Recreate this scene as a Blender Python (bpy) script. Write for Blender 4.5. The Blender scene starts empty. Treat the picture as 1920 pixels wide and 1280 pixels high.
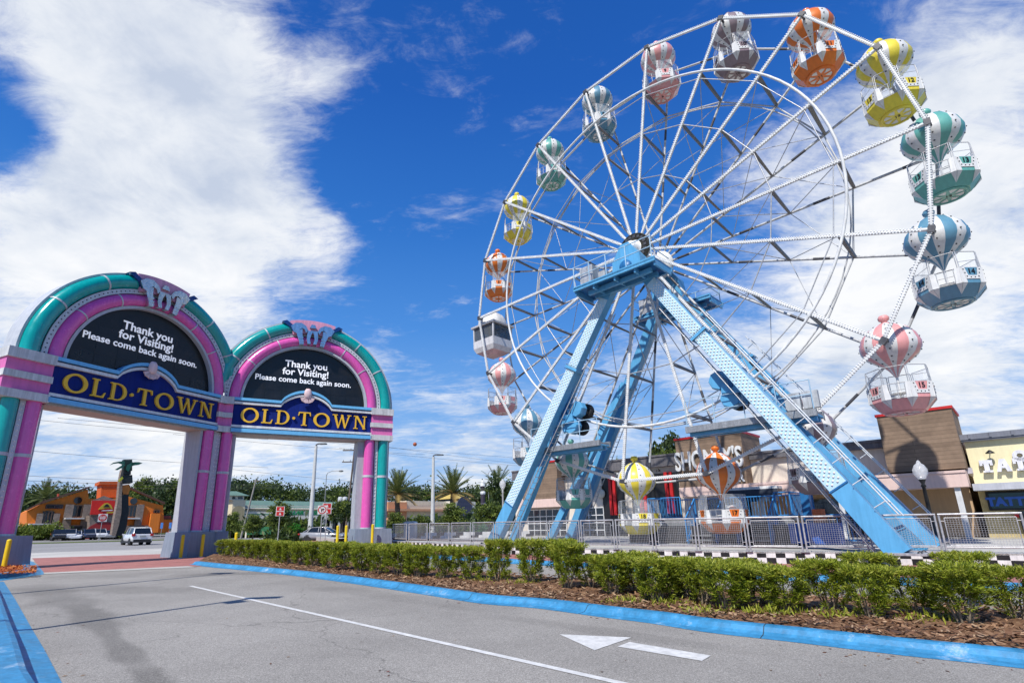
import bpy, math, random
import numpy as np
from mathutils import Matrix, Vector
R = math.radians
rnd = random.Random(7)
sc = bpy.context.scene
COL = sc.collection
PI = math.pi

# ------------------------------------------------------------------ camera model
F, PX, PY, PITCH, ROLL, H = 968.75, 914.0, 717.8, R(15.239), R(-.8946), 1.5
AZ = R(-45.655)
U = Vector((math.cos(AZ), math.sin(AZ), 0)); N = Vector((math.sin(AZ), -math.cos(AZ), 0))
HUB = Vector((7.246, 22.386, 12.617 + H)); PH = R(40.858)

def ray(px, py):
    X = (px - PX) / F; Y = (py - PY) / F
    c, s = math.cos(-ROLL), math.sin(-ROLL); X, Y = c*X - s*Y, s*X + c*Y
    c, s = math.cos(PITCH), math.sin(PITCH)
    return Vector((X, c + Y*s, s - Y*c))
def G(px, py, z=0.0):                       # photo pixel -> point at height z
    r = ray(px, py); t = (z - H) / r.z
    return Vector((0, 0, H)) + r * t
def PL(px, py, p0, n):                      # photo pixel -> point on a plane
    o = Vector((0, 0, H)); r = ray(px, py)
    return o + r * ((Vector(p0) - o).dot(n) / r.dot(n))
def GD(px, D, z=0.0):                       # pixel column at forward distance D
    r = ray(px, 985); return Vector((r.x / r.y * D, D, z))

cam = bpy.data.cameras.new('camera'); camo = bpy.data.objects.new('camera', cam); COL.objects.link(camo)
camo.location = (0, 0, H)
camo.rotation_mode = 'XYZ'
camo.matrix_world = Matrix.Translation((0, 0, H)) @ Matrix.Rotation(R(90) + PITCH, 4, 'X') @ Matrix.Rotation(ROLL, 4, 'Z')
cam.sensor_width = 36; cam.lens = 36 * F / 1920
cam.shift_x = (960 - PX) / 1920; cam.shift_y = (PY - 640) / 1920
cam.clip_start = .05; cam.clip_end = 5000
sc.camera = camo

# ------------------------------------------------------------------ materials
def nodes_of(m):
    m.use_nodes = True
    return m.node_tree.nodes, m.node_tree.links
def lin(c):
    return tuple(((x/255) / 12.92 if x/255 <= .04045 else ((x/255 + .055) / 1.055) ** 2.4) for x in c)
MATS = {}
def mat(name, col, rough=.5, metal=0, var=.12, scale=3, bump=0, bscale=60, spec=.5, coat=0):
    if name in MATS: return MATS[name]
    m = bpy.data.materials.new(name); n, l = nodes_of(m); b = n['Principled BSDF']
    b.inputs['Roughness'].default_value = rough; b.inputs['Metallic'].default_value = metal
    b.inputs['Specular IOR Level'].default_value = spec
    if coat: b.inputs['Coat Weight'].default_value = coat; b.inputs['Coat Roughness'].default_value = .08
    tc = n.new('ShaderNodeTexCoord')
    no = n.new('ShaderNodeTexNoise'); no.inputs['Scale'].default_value = scale; no.inputs['Detail'].default_value = 6; no.inputs['Roughness'].default_value = .65
    l.new(tc.outputs['Object'], no.inputs['Vector'])
    cr = n.new('ShaderNodeValToRGB'); cr.color_ramp.elements[0].position = .3; cr.color_ramp.elements[1].position = .7
    cr.color_ramp.elements[0].color = tuple(c * (1 - var) for c in col) + (1,)
    cr.color_ramp.elements[1].color = tuple(min(1, c * (1 + var * .6)) for c in col) + (1,)
    l.new(no.outputs['Fac'], cr.inputs['Fac'])
    mp = n.new('ShaderNodeMapping'); mp.inputs['Scale'].default_value = (5, 5, .3); l.new(tc.outputs['Object'], mp.inputs['Vector'])
    ns = n.new('ShaderNodeTexNoise'); ns.inputs['Scale'].default_value = 1.6; ns.inputs['Detail'].default_value = 7; ns.inputs['Roughness'].default_value = .7; l.new(mp.outputs['Vector'], ns.inputs['Vector'])
    ms_ = n.new('ShaderNodeMapRange'); ms_.inputs['From Min'].default_value = .38; ms_.inputs['From Max'].default_value = .6; ms_.inputs['To Min'].default_value = 1 - min(.3, var * 1.5); l.new(ns.outputs['Fac'], ms_.inputs['Value'])
    mg = n.new('ShaderNodeMix'); mg.data_type = 'RGBA'; mg.blend_type = 'MULTIPLY'; mg.inputs['Factor'].default_value = 1; l.new(cr.outputs['Color'], mg.inputs['A']); l.new(ms_.outputs['Result'], mg.inputs['B'])
    l.new(mg.outputs['Result'], b.inputs['Base Color'])
    rr_ = n.new('ShaderNodeMapRange'); rr_.inputs['From Min'].default_value = .3; rr_.inputs['From Max'].default_value = .7; rr_.inputs['To Min'].default_value = max(.03, rough * .75); rr_.inputs['To Max'].default_value = min(1, rough * 1.3); l.new(no.outputs['Fac'], rr_.inputs['Value']); l.new(rr_.outputs['Result'], b.inputs['Roughness'])
    if bump:
        n2 = n.new('ShaderNodeTexNoise'); n2.inputs['Scale'].default_value = bscale; n2.inputs['Detail'].default_value = 4
        l.new(tc.outputs['Object'], n2.inputs['Vector'])
        bp = n.new('ShaderNodeBump'); bp.inputs['Strength'].default_value = bump; bp.inputs['Distance'].default_value = .02
        l.new(n2.outputs['Fac'], bp.inputs['Height']); l.new(bp.outputs['Normal'], b.inputs['Normal'])
    MATS[name] = m
    return m
def leafmat(name, c0, c1, trans=.35):
    if name in MATS: return MATS[name]
    m = bpy.data.materials.new(name); n, l = nodes_of(m); b = n['Principled BSDF']; out = n['Material Output']
    b.inputs['Roughness'].default_value = .5; b.inputs['Specular IOR Level'].default_value = .35
    g = n.new('ShaderNodeNewGeometry'); cr = n.new('ShaderNodeValToRGB')
    cr.color_ramp.elements[0].color = c0 + (1,); cr.color_ramp.elements[1].color = c1 + (1,)
    l.new(g.outputs['Random Per Island'], cr.inputs['Fac']); l.new(cr.outputs['Color'], b.inputs['Base Color'])
    t = n.new('ShaderNodeBsdfTranslucent'); mx = n.new('ShaderNodeMixShader'); mx.inputs['Fac'].default_value = trans
    l.new(cr.outputs['Color'], t.inputs['Color'])
    l.new(b.outputs['BSDF'], mx.inputs[1]); l.new(t.outputs['BSDF'], mx.inputs[2]); l.new(mx.outputs['Shader'], out.inputs['Surface'])
    MATS[name] = m; return m
def glassmat(name, tint=(.9, .95, 1), op=.16):
    if name in MATS: return MATS[name]
    m = bpy.data.materials.new(name); n, l = nodes_of(m); b = n['Principled BSDF']; out = n['Material Output']
    b.inputs['Base Color'].default_value = tint + (1,); b.inputs['Roughness'].default_value = .08
    t = n.new('ShaderNodeBsdfTransparent'); mx = n.new('ShaderNodeMixShader')
    no = n.new('ShaderNodeTexNoise'); no.inputs['Scale'].default_value = 6
    mr = n.new('ShaderNodeMapRange'); mr.inputs['To Min'].default_value = op * .6; mr.inputs['To Max'].default_value = op * 1.5
    l.new(no.outputs['Fac'], mr.inputs['Value']); l.new(mr.outputs['Result'], mx.inputs['Fac'])
    l.new(t.outputs['BSDF'], mx.inputs[1]); l.new(b.outputs['BSDF'], mx.inputs[2]); l.new(mx.outputs['Shader'], out.inputs['Surface'])
    MATS[name] = m; return m
def emit(name, col, s):
    if name in MATS: return MATS[name]
    m = bpy.data.materials.new(name); n, l = nodes_of(m); b = n['Principled BSDF']
    b.inputs['Base Color'].default_value = col + (1,); b.inputs['Emission Color'].default_value = col + (1,); b.inputs['Emission Strength'].default_value = s
    MATS[name] = m; return m

def speckle(name, cols, scale, big, bump=.4, rough=.9, dark_bands=()):
    """granular ground: fine aggregate between colours, large slow tone drift, worn and other stains of their own shape"""
    m = bpy.data.materials.new(name); n, l = nodes_of(m); b = n['Principled BSDF']; b.inputs['Roughness'].default_value = rough
    b.inputs['Specular IOR Level'].default_value = .25
    tc = n.new('ShaderNodeTexCoord')
    v = n.new('ShaderNodeTexVoronoi'); v.inputs['Scale'].default_value = scale
    no = n.new('ShaderNodeTexNoise'); no.inputs['Scale'].default_value = scale * .35; no.inputs['Detail'].default_value = 8; no.inputs['Roughness'].default_value = .8
    nb = n.new('ShaderNodeTexNoise'); nb.inputs['Scale'].default_value = big; nb.inputs['Detail'].default_value = 6; nb.inputs['Roughness'].default_value = .6
    for x in (v, no, nb): l.new(tc.outputs['Object'], x.inputs['Vector'])
    sep = n.new('ShaderNodeSeparateColor'); l.new(v.outputs['Color'], sep.inputs['Color'])
    ad = n.new('ShaderNodeMath'); ad.operation = 'ADD'; l.new(sep.outputs['Red'], ad.inputs[0]); l.new(no.outputs['Fac'], ad.inputs[1])
    hf = n.new('ShaderNodeMath'); hf.operation = 'MULTIPLY'; hf.inputs[1].default_value = .5; l.new(ad.outputs[0], hf.inputs[0])
    cr = n.new('ShaderNodeValToRGB'); e = cr.color_ramp.elements
    e[0].position = .15; e[1].position = .85; e[0].color = cols[0] + (1,); e[1].color = cols[-1] + (1,)
    for i, c in enumerate(cols[1:-1]):
        q = e.new(.15 + .7 * (i + 1) / (len(cols) - 1)); q.color = c + (1,)
    l.new(hf.outputs[0], cr.inputs['Fac'])
    mr = n.new('ShaderNodeMapRange'); mr.inputs['From Min'].default_value = .3; mr.inputs['From Max'].default_value = .7
    mr.inputs['To Min'].default_value = .78; mr.inputs['To Max'].default_value = 1.15
    l.new(nb.outputs['Fac'], mr.inputs['Value'])
    mx = n.new('ShaderNodeMix'); mx.data_type = 'RGBA'; mx.blend_type = 'MULTIPLY'; mx.inputs['Factor'].default_value = 1
    l.new(cr.outputs['Color'], mx.inputs['A']); l.new(mr.outputs['Result'], mx.inputs['B'])
    cur = mx.outputs['Result']
    for (p0, p1, w, dark) in dark_bands:       # a darkened band along the line p0-p1
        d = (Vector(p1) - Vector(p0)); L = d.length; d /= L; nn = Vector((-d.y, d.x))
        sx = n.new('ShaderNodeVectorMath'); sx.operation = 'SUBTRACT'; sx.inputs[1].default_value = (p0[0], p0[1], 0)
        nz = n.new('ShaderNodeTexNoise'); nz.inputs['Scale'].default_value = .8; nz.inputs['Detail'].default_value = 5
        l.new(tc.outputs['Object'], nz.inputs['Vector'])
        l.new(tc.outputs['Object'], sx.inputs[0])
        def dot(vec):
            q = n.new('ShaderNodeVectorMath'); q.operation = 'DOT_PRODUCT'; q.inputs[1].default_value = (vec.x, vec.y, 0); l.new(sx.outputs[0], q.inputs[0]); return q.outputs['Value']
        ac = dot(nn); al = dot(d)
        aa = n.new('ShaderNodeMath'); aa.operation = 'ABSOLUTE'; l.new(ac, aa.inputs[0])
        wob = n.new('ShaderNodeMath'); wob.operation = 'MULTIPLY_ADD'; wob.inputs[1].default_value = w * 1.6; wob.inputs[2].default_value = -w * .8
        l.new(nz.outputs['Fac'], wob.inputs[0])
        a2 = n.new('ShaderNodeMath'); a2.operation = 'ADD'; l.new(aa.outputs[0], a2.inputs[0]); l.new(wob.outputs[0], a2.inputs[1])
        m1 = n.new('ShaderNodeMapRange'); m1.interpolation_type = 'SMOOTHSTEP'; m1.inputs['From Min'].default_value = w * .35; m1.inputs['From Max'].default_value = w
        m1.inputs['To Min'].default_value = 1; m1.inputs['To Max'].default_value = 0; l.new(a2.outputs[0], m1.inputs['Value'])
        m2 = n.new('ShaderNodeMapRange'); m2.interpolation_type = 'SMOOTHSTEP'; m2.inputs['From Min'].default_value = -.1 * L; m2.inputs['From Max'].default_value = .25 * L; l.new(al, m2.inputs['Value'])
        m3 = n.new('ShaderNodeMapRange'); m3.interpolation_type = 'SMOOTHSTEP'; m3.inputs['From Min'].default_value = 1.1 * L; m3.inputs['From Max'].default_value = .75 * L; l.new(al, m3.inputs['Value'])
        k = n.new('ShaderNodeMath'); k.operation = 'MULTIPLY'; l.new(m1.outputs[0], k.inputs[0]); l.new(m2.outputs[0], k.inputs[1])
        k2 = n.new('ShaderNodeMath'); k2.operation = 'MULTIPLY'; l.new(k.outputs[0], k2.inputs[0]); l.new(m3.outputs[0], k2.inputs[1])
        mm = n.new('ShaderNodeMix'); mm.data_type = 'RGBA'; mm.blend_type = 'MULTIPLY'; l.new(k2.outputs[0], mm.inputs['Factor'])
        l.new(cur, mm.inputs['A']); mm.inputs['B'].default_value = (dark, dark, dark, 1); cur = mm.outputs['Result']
    if dark_bands:                              # fine meandering cracks
        nw = n.new('ShaderNodeTexNoise'); nw.inputs['Scale'].default_value = 1.3; nw.inputs['Detail'].default_value = 6; l.new(tc.outputs['Object'], nw.inputs['Vector'])
        av = n.new('ShaderNodeVectorMath'); av.operation = 'MULTIPLY_ADD'; av.inputs[1].default_value = (.9, .9, 0); l.new(nw.outputs['Color'], av.inputs[0]); l.new(tc.outputs['Object'], av.inputs[2])
        vc = n.new('ShaderNodeTexVoronoi'); vc.feature = 'DISTANCE_TO_EDGE'; vc.inputs['Scale'].default_value = .16; l.new(av.outputs[0], vc.inputs['Vector'])
        mc = n.new('ShaderNodeMapRange'); mc.inputs['From Min'].default_value = .0008; mc.inputs['From Max'].default_value = .0022; mc.inputs['To Min'].default_value = .72; l.new(vc.outputs['Distance'], mc.inputs['Value'])
        mk = n.new('ShaderNodeMix'); mk.data_type = 'RGBA'; mk.blend_type = 'MULTIPLY'; mk.inputs['Factor'].default_value = 1; l.new(cur, mk.inputs['A']); l.new(mc.outputs['Result'], mk.inputs['B']); cur = mk.outputs['Result']
    l.new(cur, b.inputs['Base Color'])
    bp = n.new('ShaderNodeBump'); bp.inputs['Strength'].default_value = bump; bp.inputs['Distance'].default_value = .01
    l.new(hf.outputs[0], bp.inputs['Height']); l.new(bp.outputs['Normal'], b.inputs['Normal'])
    MATS[name] = m; return m

def brick(name, c1, c2, mortar, scale, w=.5, h=.25, bump=.3, swap=True):
    m = bpy.data.materials.new(name); n, l = nodes_of(m); b = n['Principled BSDF']; b.inputs['Roughness'].default_value = .85
    tc = n.new('ShaderNodeTexCoord'); mp = n.new('ShaderNodeMapping')
    if swap: mp.inputs['Rotation'].default_value = (R(90), 0, 0)
    br = n.new('ShaderNodeTexBrick'); br.inputs['Scale'].default_value = scale; br.inputs['Color1'].default_value = c1 + (1,); br.inputs['Color2'].default_value = c2 + (1,)
    br.inputs['Mortar'].default_value = mortar + (1,); br.inputs['Mortar Size'].default_value = .012; br.inputs['Brick Width'].default_value = w; br.inputs['Row Height'].default_value = h
    l.new(tc.outputs['Object'], mp.inputs['Vector']); l.new(mp.outputs['Vector'], br.inputs['Vector'])
    no = n.new('ShaderNodeTexNoise'); no.inputs['Scale'].default_value = 1.5; no.inputs['Detail'].default_value = 7; no.inputs['Roughness'].default_value = .7
    l.new(tc.outputs['Object'], no.inputs['Vector'])
    mr = n.new('ShaderNodeMapRange'); mr.inputs['From Min'].default_value = .3; mr.inputs['From Max'].default_value = .7; mr.inputs['To Min'].default_value = .7; mr.inputs['To Max'].default_value = 1.15
    l.new(no.outputs['Fac'], mr.inputs['Value'])
    mx = n.new('ShaderNodeMix'); mx.data_type = 'RGBA'; mx.blend_type = 'MULTIPLY'; mx.inputs['Factor'].default_value = 1
    l.new(br.outputs['Color'], mx.inputs['A']); l.new(mr.outputs['Result'], mx.inputs['B']); l.new(mx.outputs['Result'], b.inputs['Base Color'])
    bp = n.new('ShaderNodeBump'); bp.inputs['Strength'].default_value = bump; bp.inputs['Distance'].default_value = .02; bp.invert = True
    l.new(br.outputs['Fac'], bp.inputs['Height']); l.new(bp.outputs['Normal'], b.inputs['Normal'])
    MATS[name] = m; return m

WHITE = mat('white_paint', (.78, .78, .77), .42, var=.14, scale=1.5)
BULB = mat('white_bulb', (.86, .86, .84), .3, var=.03)
DKBULB = mat('dark_bulb', (.05, .05, .055), .3)
STEEL = mat('galvanised_steel', (.56, .56, .57), .42, .4, var=.22, scale=9)
DSTEEL = mat('dark_steel', (.09, .09, .1), .5, .3, var=.3)
GREYP = mat('grey_paint', (.44, .46, .5), .6, var=.1, bump=.05)
BASEP = mat('slate_paint', (.24, .29, .36), .7, var=.12, scale=1.2, bump=.08)
TEAL = mat('teal_enamel', (.0, .36, .34), .22, var=.1, coat=.5)
PINK = mat('pink_enamel', (.76, .1, .42), .24, var=.08, coat=.5)
PINKF = mat('pink_flat', (.72, .16, .42), .5, var=.08)
NAVY = mat('navy_panel', (.004, .02, .2), .55, var=.15, spec=.2)
NAVY2 = mat('navy_trim', (.01, .03, .11), .45)
SKYB = mat('sky_blue_paint', (.16, .5, .82), .4, var=.06)
RIDEB = mat('ride_blue_paint', (.115, .4, .68), .38, var=.1, scale=1.2, coat=.2)
RIDED = mat('ride_deep_blue', (.02, .16, .4), .42, var=.15)
RAILB = mat('railing_blue', (.05, .27, .62), .4, var=.1)
GOLD = mat('gold_letter', (.9, .53, .03), .45, var=.06)
SILV = mat('polished_metal', (.72, .73, .75), .16, .95, var=.15, scale=7)
SHELL = mat('shell_pink', (.82, .6, .6), .5)
SCREEN = mat('led_screen', (.006, .006, .007), .35, var=.6, scale=2.5)
LEDW = emit('led_text', (.85, .86, .9), .35)
YEL = mat('bollard_yellow', (.83, .6, .01), .5, var=.1, scale=6)
KERB = mat('kerb_blue', (.045, .275, .52), .55, var=.22, scale=2.2, bump=.12, bscale=40)
BLACK = mat('black_paint', (.012, .012, .013), .45)
RUBBER = mat('rubber', (.018, .018, .019), .75)
GLASSD = mat('dark_glass', (.012, .016, .02), .06, var=.1, spec=.8)
CLEAR = glassmat('clear_panel', op=.2)
GLOBE = glassmat('globe_acrylic', (.9, .9, .92), .42)
CONC = speckle('concrete', [(.34, .33, .3), (.47, .46, .42), (.56, .54, .5)], 55, .5, .15)
RED = mat('red_paint', (.55, .015, .015), .45)
ORANGE = mat('orange_stucco', (.84, .225, .022), .8, var=.12, bump=.1)
ORANGE2 = mat('orange_trim', (.6, .13, .02), .8, var=.1)
STONE = brick('stone_veneer', (.3, .22, .17), (.2, .15, .12), (.3, .27, .24), 2.2)
CREAM = mat('cream_stucco', (.72, .62, .42), .85, var=.08, bump=.08)
PALE = mat('pale_stucco', (.74, .7, .58), .85, var=.08)
PEACH = mat('peach_stucco', (.66, .32, .16), .85, var=.1)
GREENR = mat('green_roof', (.14, .25, .19), .6, var=.2, scale=1)
WOOD = None
TRUNK = mat('bark', (.14, .1, .075), .95, var=.35, scale=8, bump=.5, bscale=25)
PTRUNK = mat('palm_bark', (.13, .095, .07), .95, var=.4, scale=12, bump=.6, bscale=20)
L_OAK = leafmat('oak_leaf', (.05, .085, .014), (.15, .2, .035))
L_DARK = leafmat('dark_leaf', (.02, .042, .014), (.065, .1, .03))
L_YOUNG = leafmat('young_leaf', (.1, .15, .02), (.26, .31, .06))
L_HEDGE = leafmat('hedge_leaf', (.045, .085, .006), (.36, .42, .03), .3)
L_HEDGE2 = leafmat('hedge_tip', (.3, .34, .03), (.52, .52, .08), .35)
L_BRIGHT = leafmat('bright_leaf', (.02, .13, .01), (.06, .28, .03))
L_PALM = leafmat('palm_leaf', (.07, .1, .025), (.2, .23, .07), .25)
L_PALMY = leafmat('palm_dry', (.3, .2, .06), (.4, .28, .1), .2)

# ------------------------------------------------------------------ mesh builder
class MB:
    def __init__(s, xf=None): s.v = []; s.f = []; s.m = []; s.s = []; s.mi = 0; s.xf = xf; s.marks = [(0, 0)]
    def mark(s):
        if (len(s.v), len(s.f)) != s.marks[-1]: s.marks.append((len(s.v), len(s.f)))
    def build_each(s, name, mats, parent=None):          # one object per marked piece
        s.mark(); out = []
        for (v0, f0), (v1, f1) in zip(s.marks, s.marks[1:]):
            q = MB(); q.v = s.v[v0:v1]; q.f = [[i - v0 for i in f] for f in s.f[f0:f1]]; q.m = s.m[f0:f1]; q.s = s.s[f0:f1]; out.append(q.build(name, mats, parent))
        return out
    def add(s, vs, fs, mi=None, sm=False):
        b = len(s.v); mi = s.mi if mi is None else mi
        if s.xf is not None: vs = [s.xf @ Vector(p) for p in vs]
        s.v += [tuple(p) for p in vs]
        for k, q in enumerate(fs):
            s.f.append([b + i for i in q]); s.m.append(mi[k] if isinstance(mi, list) else mi); s.s.append(sm)
    def box(s, x0, x1, y0, y1, z0, z1, mi=None):
        v = [(x, y, z) for z in (z0, z1) for (x, y) in ((x0, y0), (x1, y0), (x1, y1), (x0, y1))]
        s.add(v, [(3, 2, 1, 0), (4, 5, 6, 7), (0, 1, 5, 4), (1, 2, 6, 5), (2, 3, 7, 6), (3, 0, 4, 7)], mi)
    def beam(s, p0, p1, w, h, up=(0, 0, 1), mi=None, w1=None, h1=None):
        p0 = Vector(p0); p1 = Vector(p1); d = (p1 - p0).normalized(); up = Vector(up)
        if abs(d.dot(up)) > .99: up = Vector((0, 1, 0)) if abs(d.y) < .9 else Vector((1, 0, 0))
        a = d.cross(up).normalized(); b = a.cross(d).normalized(); w1 = w1 or w; h1 = h1 or h
        v = [p + a * (x * ww / 2) + b * (y * hh / 2) for p, ww, hh in ((p0, w, h), (p1, w1, h1)) for x, y in ((-1, -1), (1, -1), (1, 1), (-1, 1))]
        s.add(v, [(3, 2, 1, 0), (4, 5, 6, 7), (0, 1, 5, 4), (1, 2, 6, 5), (2, 3, 7, 6), (3, 0, 4, 7)], mi)
    def tube(s, p0, p1, r, n=8, r1=None, mi=None): s.path([p0, p1], r, n, mi=mi, rr=[r, r if r1 is None else r1])
    def path(s, pts, r, n=8, closed=False, mi=None, rr=None, caps=True):
        P = [Vector(p) for p in pts]; K = len(P); v = []; ref = None
        for i in range(K):
            if closed: t = P[(i + 1) % K] - P[i - 1]
            else: t = P[min(i + 1, K - 1)] - P[max(i - 1, 0)]
            t.normalize()
            if ref is None:
                ref = Vector((0, 0, 1)) if abs(t.z) < .9 else Vector((1, 0, 0))
            a = t.cross(ref).normalized(); b = a.cross(t).normalized(); ref = b
            q = rr[i] if rr else r
            for k in range(n):
                an = 2 * PI * k / n; v.append(P[i] + a * (q * math.cos(an)) + b * (q * math.sin(an)))
        f = []
        for i in range(K if closed else K - 1):
            j = (i + 1) % K
            for k in range(n):
                k2 = (k + 1) % n; f.append((i*n + k, i*n + k2, j*n + k2, j*n + k))
        s.add(v, f, mi, True)
        if caps and not closed:
            s.add(v[:n], [tuple(range(n))], mi); s.add(v[-n:], [tuple(range(n - 1, -1, -1))], mi)
    def lathe(s, prof, n=16, o=(0, 0, 0), seg=None, mi=None, sm=True, ph=0, sx=1, sy=1):
        v = []; o = Vector(o)
        for (r, z) in prof:
            for k in range(n):
                a = 2 * PI * k / n + ph; v.append(o + Vector((r * sx * math.cos(a), r * sy * math.sin(a), z)))
        f = []; ms = []
        for i in range(len(prof) - 1):
            for k in range(n):
                k2 = (k + 1) % n; f.append((i*n + k, i*n + k2, (i+1)*n + k2, (i+1)*n + k)); ms.append(seg(k, i) if seg else (s.mi if mi is None else mi))
        s.add(v, f, ms, sm)
        for i, rev in ((0, True), (len(prof) - 1, False)):
            if prof[i][0] > 1e-3:
                q = list(range(n)); s.add(v[i*n:(i+1)*n], [tuple(q[::-1] if rev else q)], seg(0, i) if seg and mi is None else mi)
    def sphere(s, c, r, n=8, k=5, mi=None, half=False, sz=1):
        pr = [(r * math.sin(PI * i / k), -r * sz * math.cos(PI * i / k)) for i in range(k + 1)]
        pr[0] = (1e-4, pr[0][1]); pr[-1] = (1e-4, pr[-1][1]); s.lathe(pr, n, c, mi=mi)
    def bulb(s, c, nrm, r, mi=None):
        nrm = Vector(nrm).normalized(); ref = Vector((0, 0, 1)) if abs(nrm.z) < .9 else Vector((1, 0, 0))
        a = nrm.cross(ref).normalized(); b = nrm.cross(a); c = Vector(c); v = []
        for q, h in ((1, 0), (.75, .6)):
            for k in range(6): an = PI * k / 3; v.append(c + a * (r*q*math.cos(an)) + b * (r*q*math.sin(an)) + nrm * (r*h))
        v.append(c + nrm * r)
        f = []
        for k in range(6):
            k2 = (k + 1) % 6; f += [(k, k2, 6 + k2, 6 + k), (6 + k, 6 + k2, 12)]
        s.add(v, f, mi, True)
    def prism(s, poly, y0, y1, mi=None, back=True):        # polygon in x,z pushed along y
        n = len(poly); ar = sum(poly[i][0]*poly[(i+1) % n][1] - poly[(i+1) % n][0]*poly[i][1] for i in range(n))
        if ar < 0: poly = poly[::-1]
        v = [(x, y0, z) for x, z in poly] + [(x, y1, z) for x, z in poly]
        f = [tuple(range(n))] + ([tuple(range(2*n - 1, n - 1, -1))] if back else [])
        f += [((i + 1) % n, i, n + i, n + (i + 1) % n) for i in range(n)]
        s.add(v, f, mi)
    def slab(s, poly, z0, z1, mi=None):                    # polygon in x,y pushed up
        n = len(poly); ar = sum(poly[i][0]*poly[(i+1) % n][1] - poly[(i+1) % n][0]*poly[i][1] for i in range(n))
        if ar < 0: poly = poly[::-1]
        v = [(p[0], p[1], z1) for p in poly] + [(p[0], p[1], z0) for p in poly]
        s.add(v, [tuple(range(n))] + [(i, n + i, n + (i + 1) % n, (i + 1) % n) for i in range(n)], mi)
    def ann(s, cx, cz, r0, r1, y0, y1, a0, a1, n=40, mi=None):
        v = []; f = []
        for i in range(n + 1):
            a = a0 + (a1 - a0) * i / n; c, q = math.cos(a), math.sin(a)
            v += [(cx + r0*c, y0, cz + r0*q), (cx + r1*c, y0, cz + r1*q), (cx + r1*c, y1, cz + r1*q), (cx + r0*c, y1, cz + r0*q)]
        for i in range(n):
            b = i * 4
            for k in range(4): k2 = (k + 1) % 4; f.append((b + k, b + k2, b + 4 + k2, b + 4 + k))
        f += [(3, 2, 1, 0), (n*4, n*4 + 1, n*4 + 2, n*4 + 3)]
        s.add(v, f, mi)
    def build(s, name, mats, parent=None, loc=None):
        me = bpy.data.meshes.new(name)
        me.from_pydata(s.v, [], s.f)
        for m in (mats if isinstance(mats, (list, tuple)) else [mats]): me.materials.append(m)
        me.polygons.foreach_set('material_index', s.m); me.polygons.foreach_set('use_smooth', s.s); me.update()
        return link(name, me, parent, loc)

def link(name, me, parent=None, loc=None):
    o = bpy.data.objects.new(name, me); COL.objects.link(o)
    if parent is not None: o.parent = parent
    if loc is not None: o.location = loc
    return o
def tag(o, label=None, cat=None, group=None, kind=None):
    if label: o['label'] = label
    if cat: o['category'] = cat
    if group: o['group'] = group
    if kind: o['kind'] = kind
    return o
def thing(name, label, cat, M=None, group=None):
    o = bpy.data.objects.new(name, None); COL.objects.link(o); o.empty_display_size = .2
    if M is not None:
        o.matrix_world = M if isinstance(M, Matrix) else Matrix.Translation(M)
    return tag(o, label, cat, group)
def frame(org, x2):
    x = Vector((x2[0], x2[1], 0)).normalized(); y = Vector((-x.y, x.x, 0)); o = Vector(org)
    return Matrix(((x.x, y.x, 0, o.x), (x.y, y.y, 0, o.y), (0, 0, 1, o.z), (0, 0, 0, 1)))
def fpx(M, px, py, y=0):                   # photo pixel -> (x, z) in a frame's vertical plane
    p = M @ Vector((0, y, 0)); n = M.to_3x3() @ Vector((0, 1, 0))
    q = M.inverted() @ PL(px, py, p, n); return q.x, q.z
_fc = {}
def text_mesh(t, size, ext=.02, bold=0, align='CENTER', sx=1, shear=0):
    c = bpy.data.curves.new('t', 'FONT'); c.body = t; c.size = size; c.extrude = ext; c.offset = bold; c.align_x = align; c.resolution_u = 3; c.shear = shear
    o = bpy.data.objects.new('t', c); COL.objects.link(o)
    dg = bpy.context.evaluated_depsgraph_get(); me = bpy.data.meshes.new_from_object(o.evaluated_get(dg))
    bpy.data.objects.remove(o)
    # text x,y -> x,z facing -y
    me.transform(Matrix(((sx, 0, 0, 0), (0, 0, -1, 0), (0, 1, 0, 0), (0, 0, 0, 1))))
    me.materials.clear()
    return me
def text(name, t, size, x, y, z, m, parent, ext=.02, bold=0, align='CENTER', sx=1, shear=0, rz=0):
    me = text_mesh(t, size, ext, bold, align, sx, shear); me.materials.append(m)
    o = link(name, me, parent); o.location = (x, y, z); o.rotation_euler = (0, 0, rz); return o
def copy_tree(o, parent=None):
    kids = list(o.children); c = o.copy(); COL.objects.link(c); c.parent = parent
    for k in kids: copy_tree(k, c)
    return c

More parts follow.
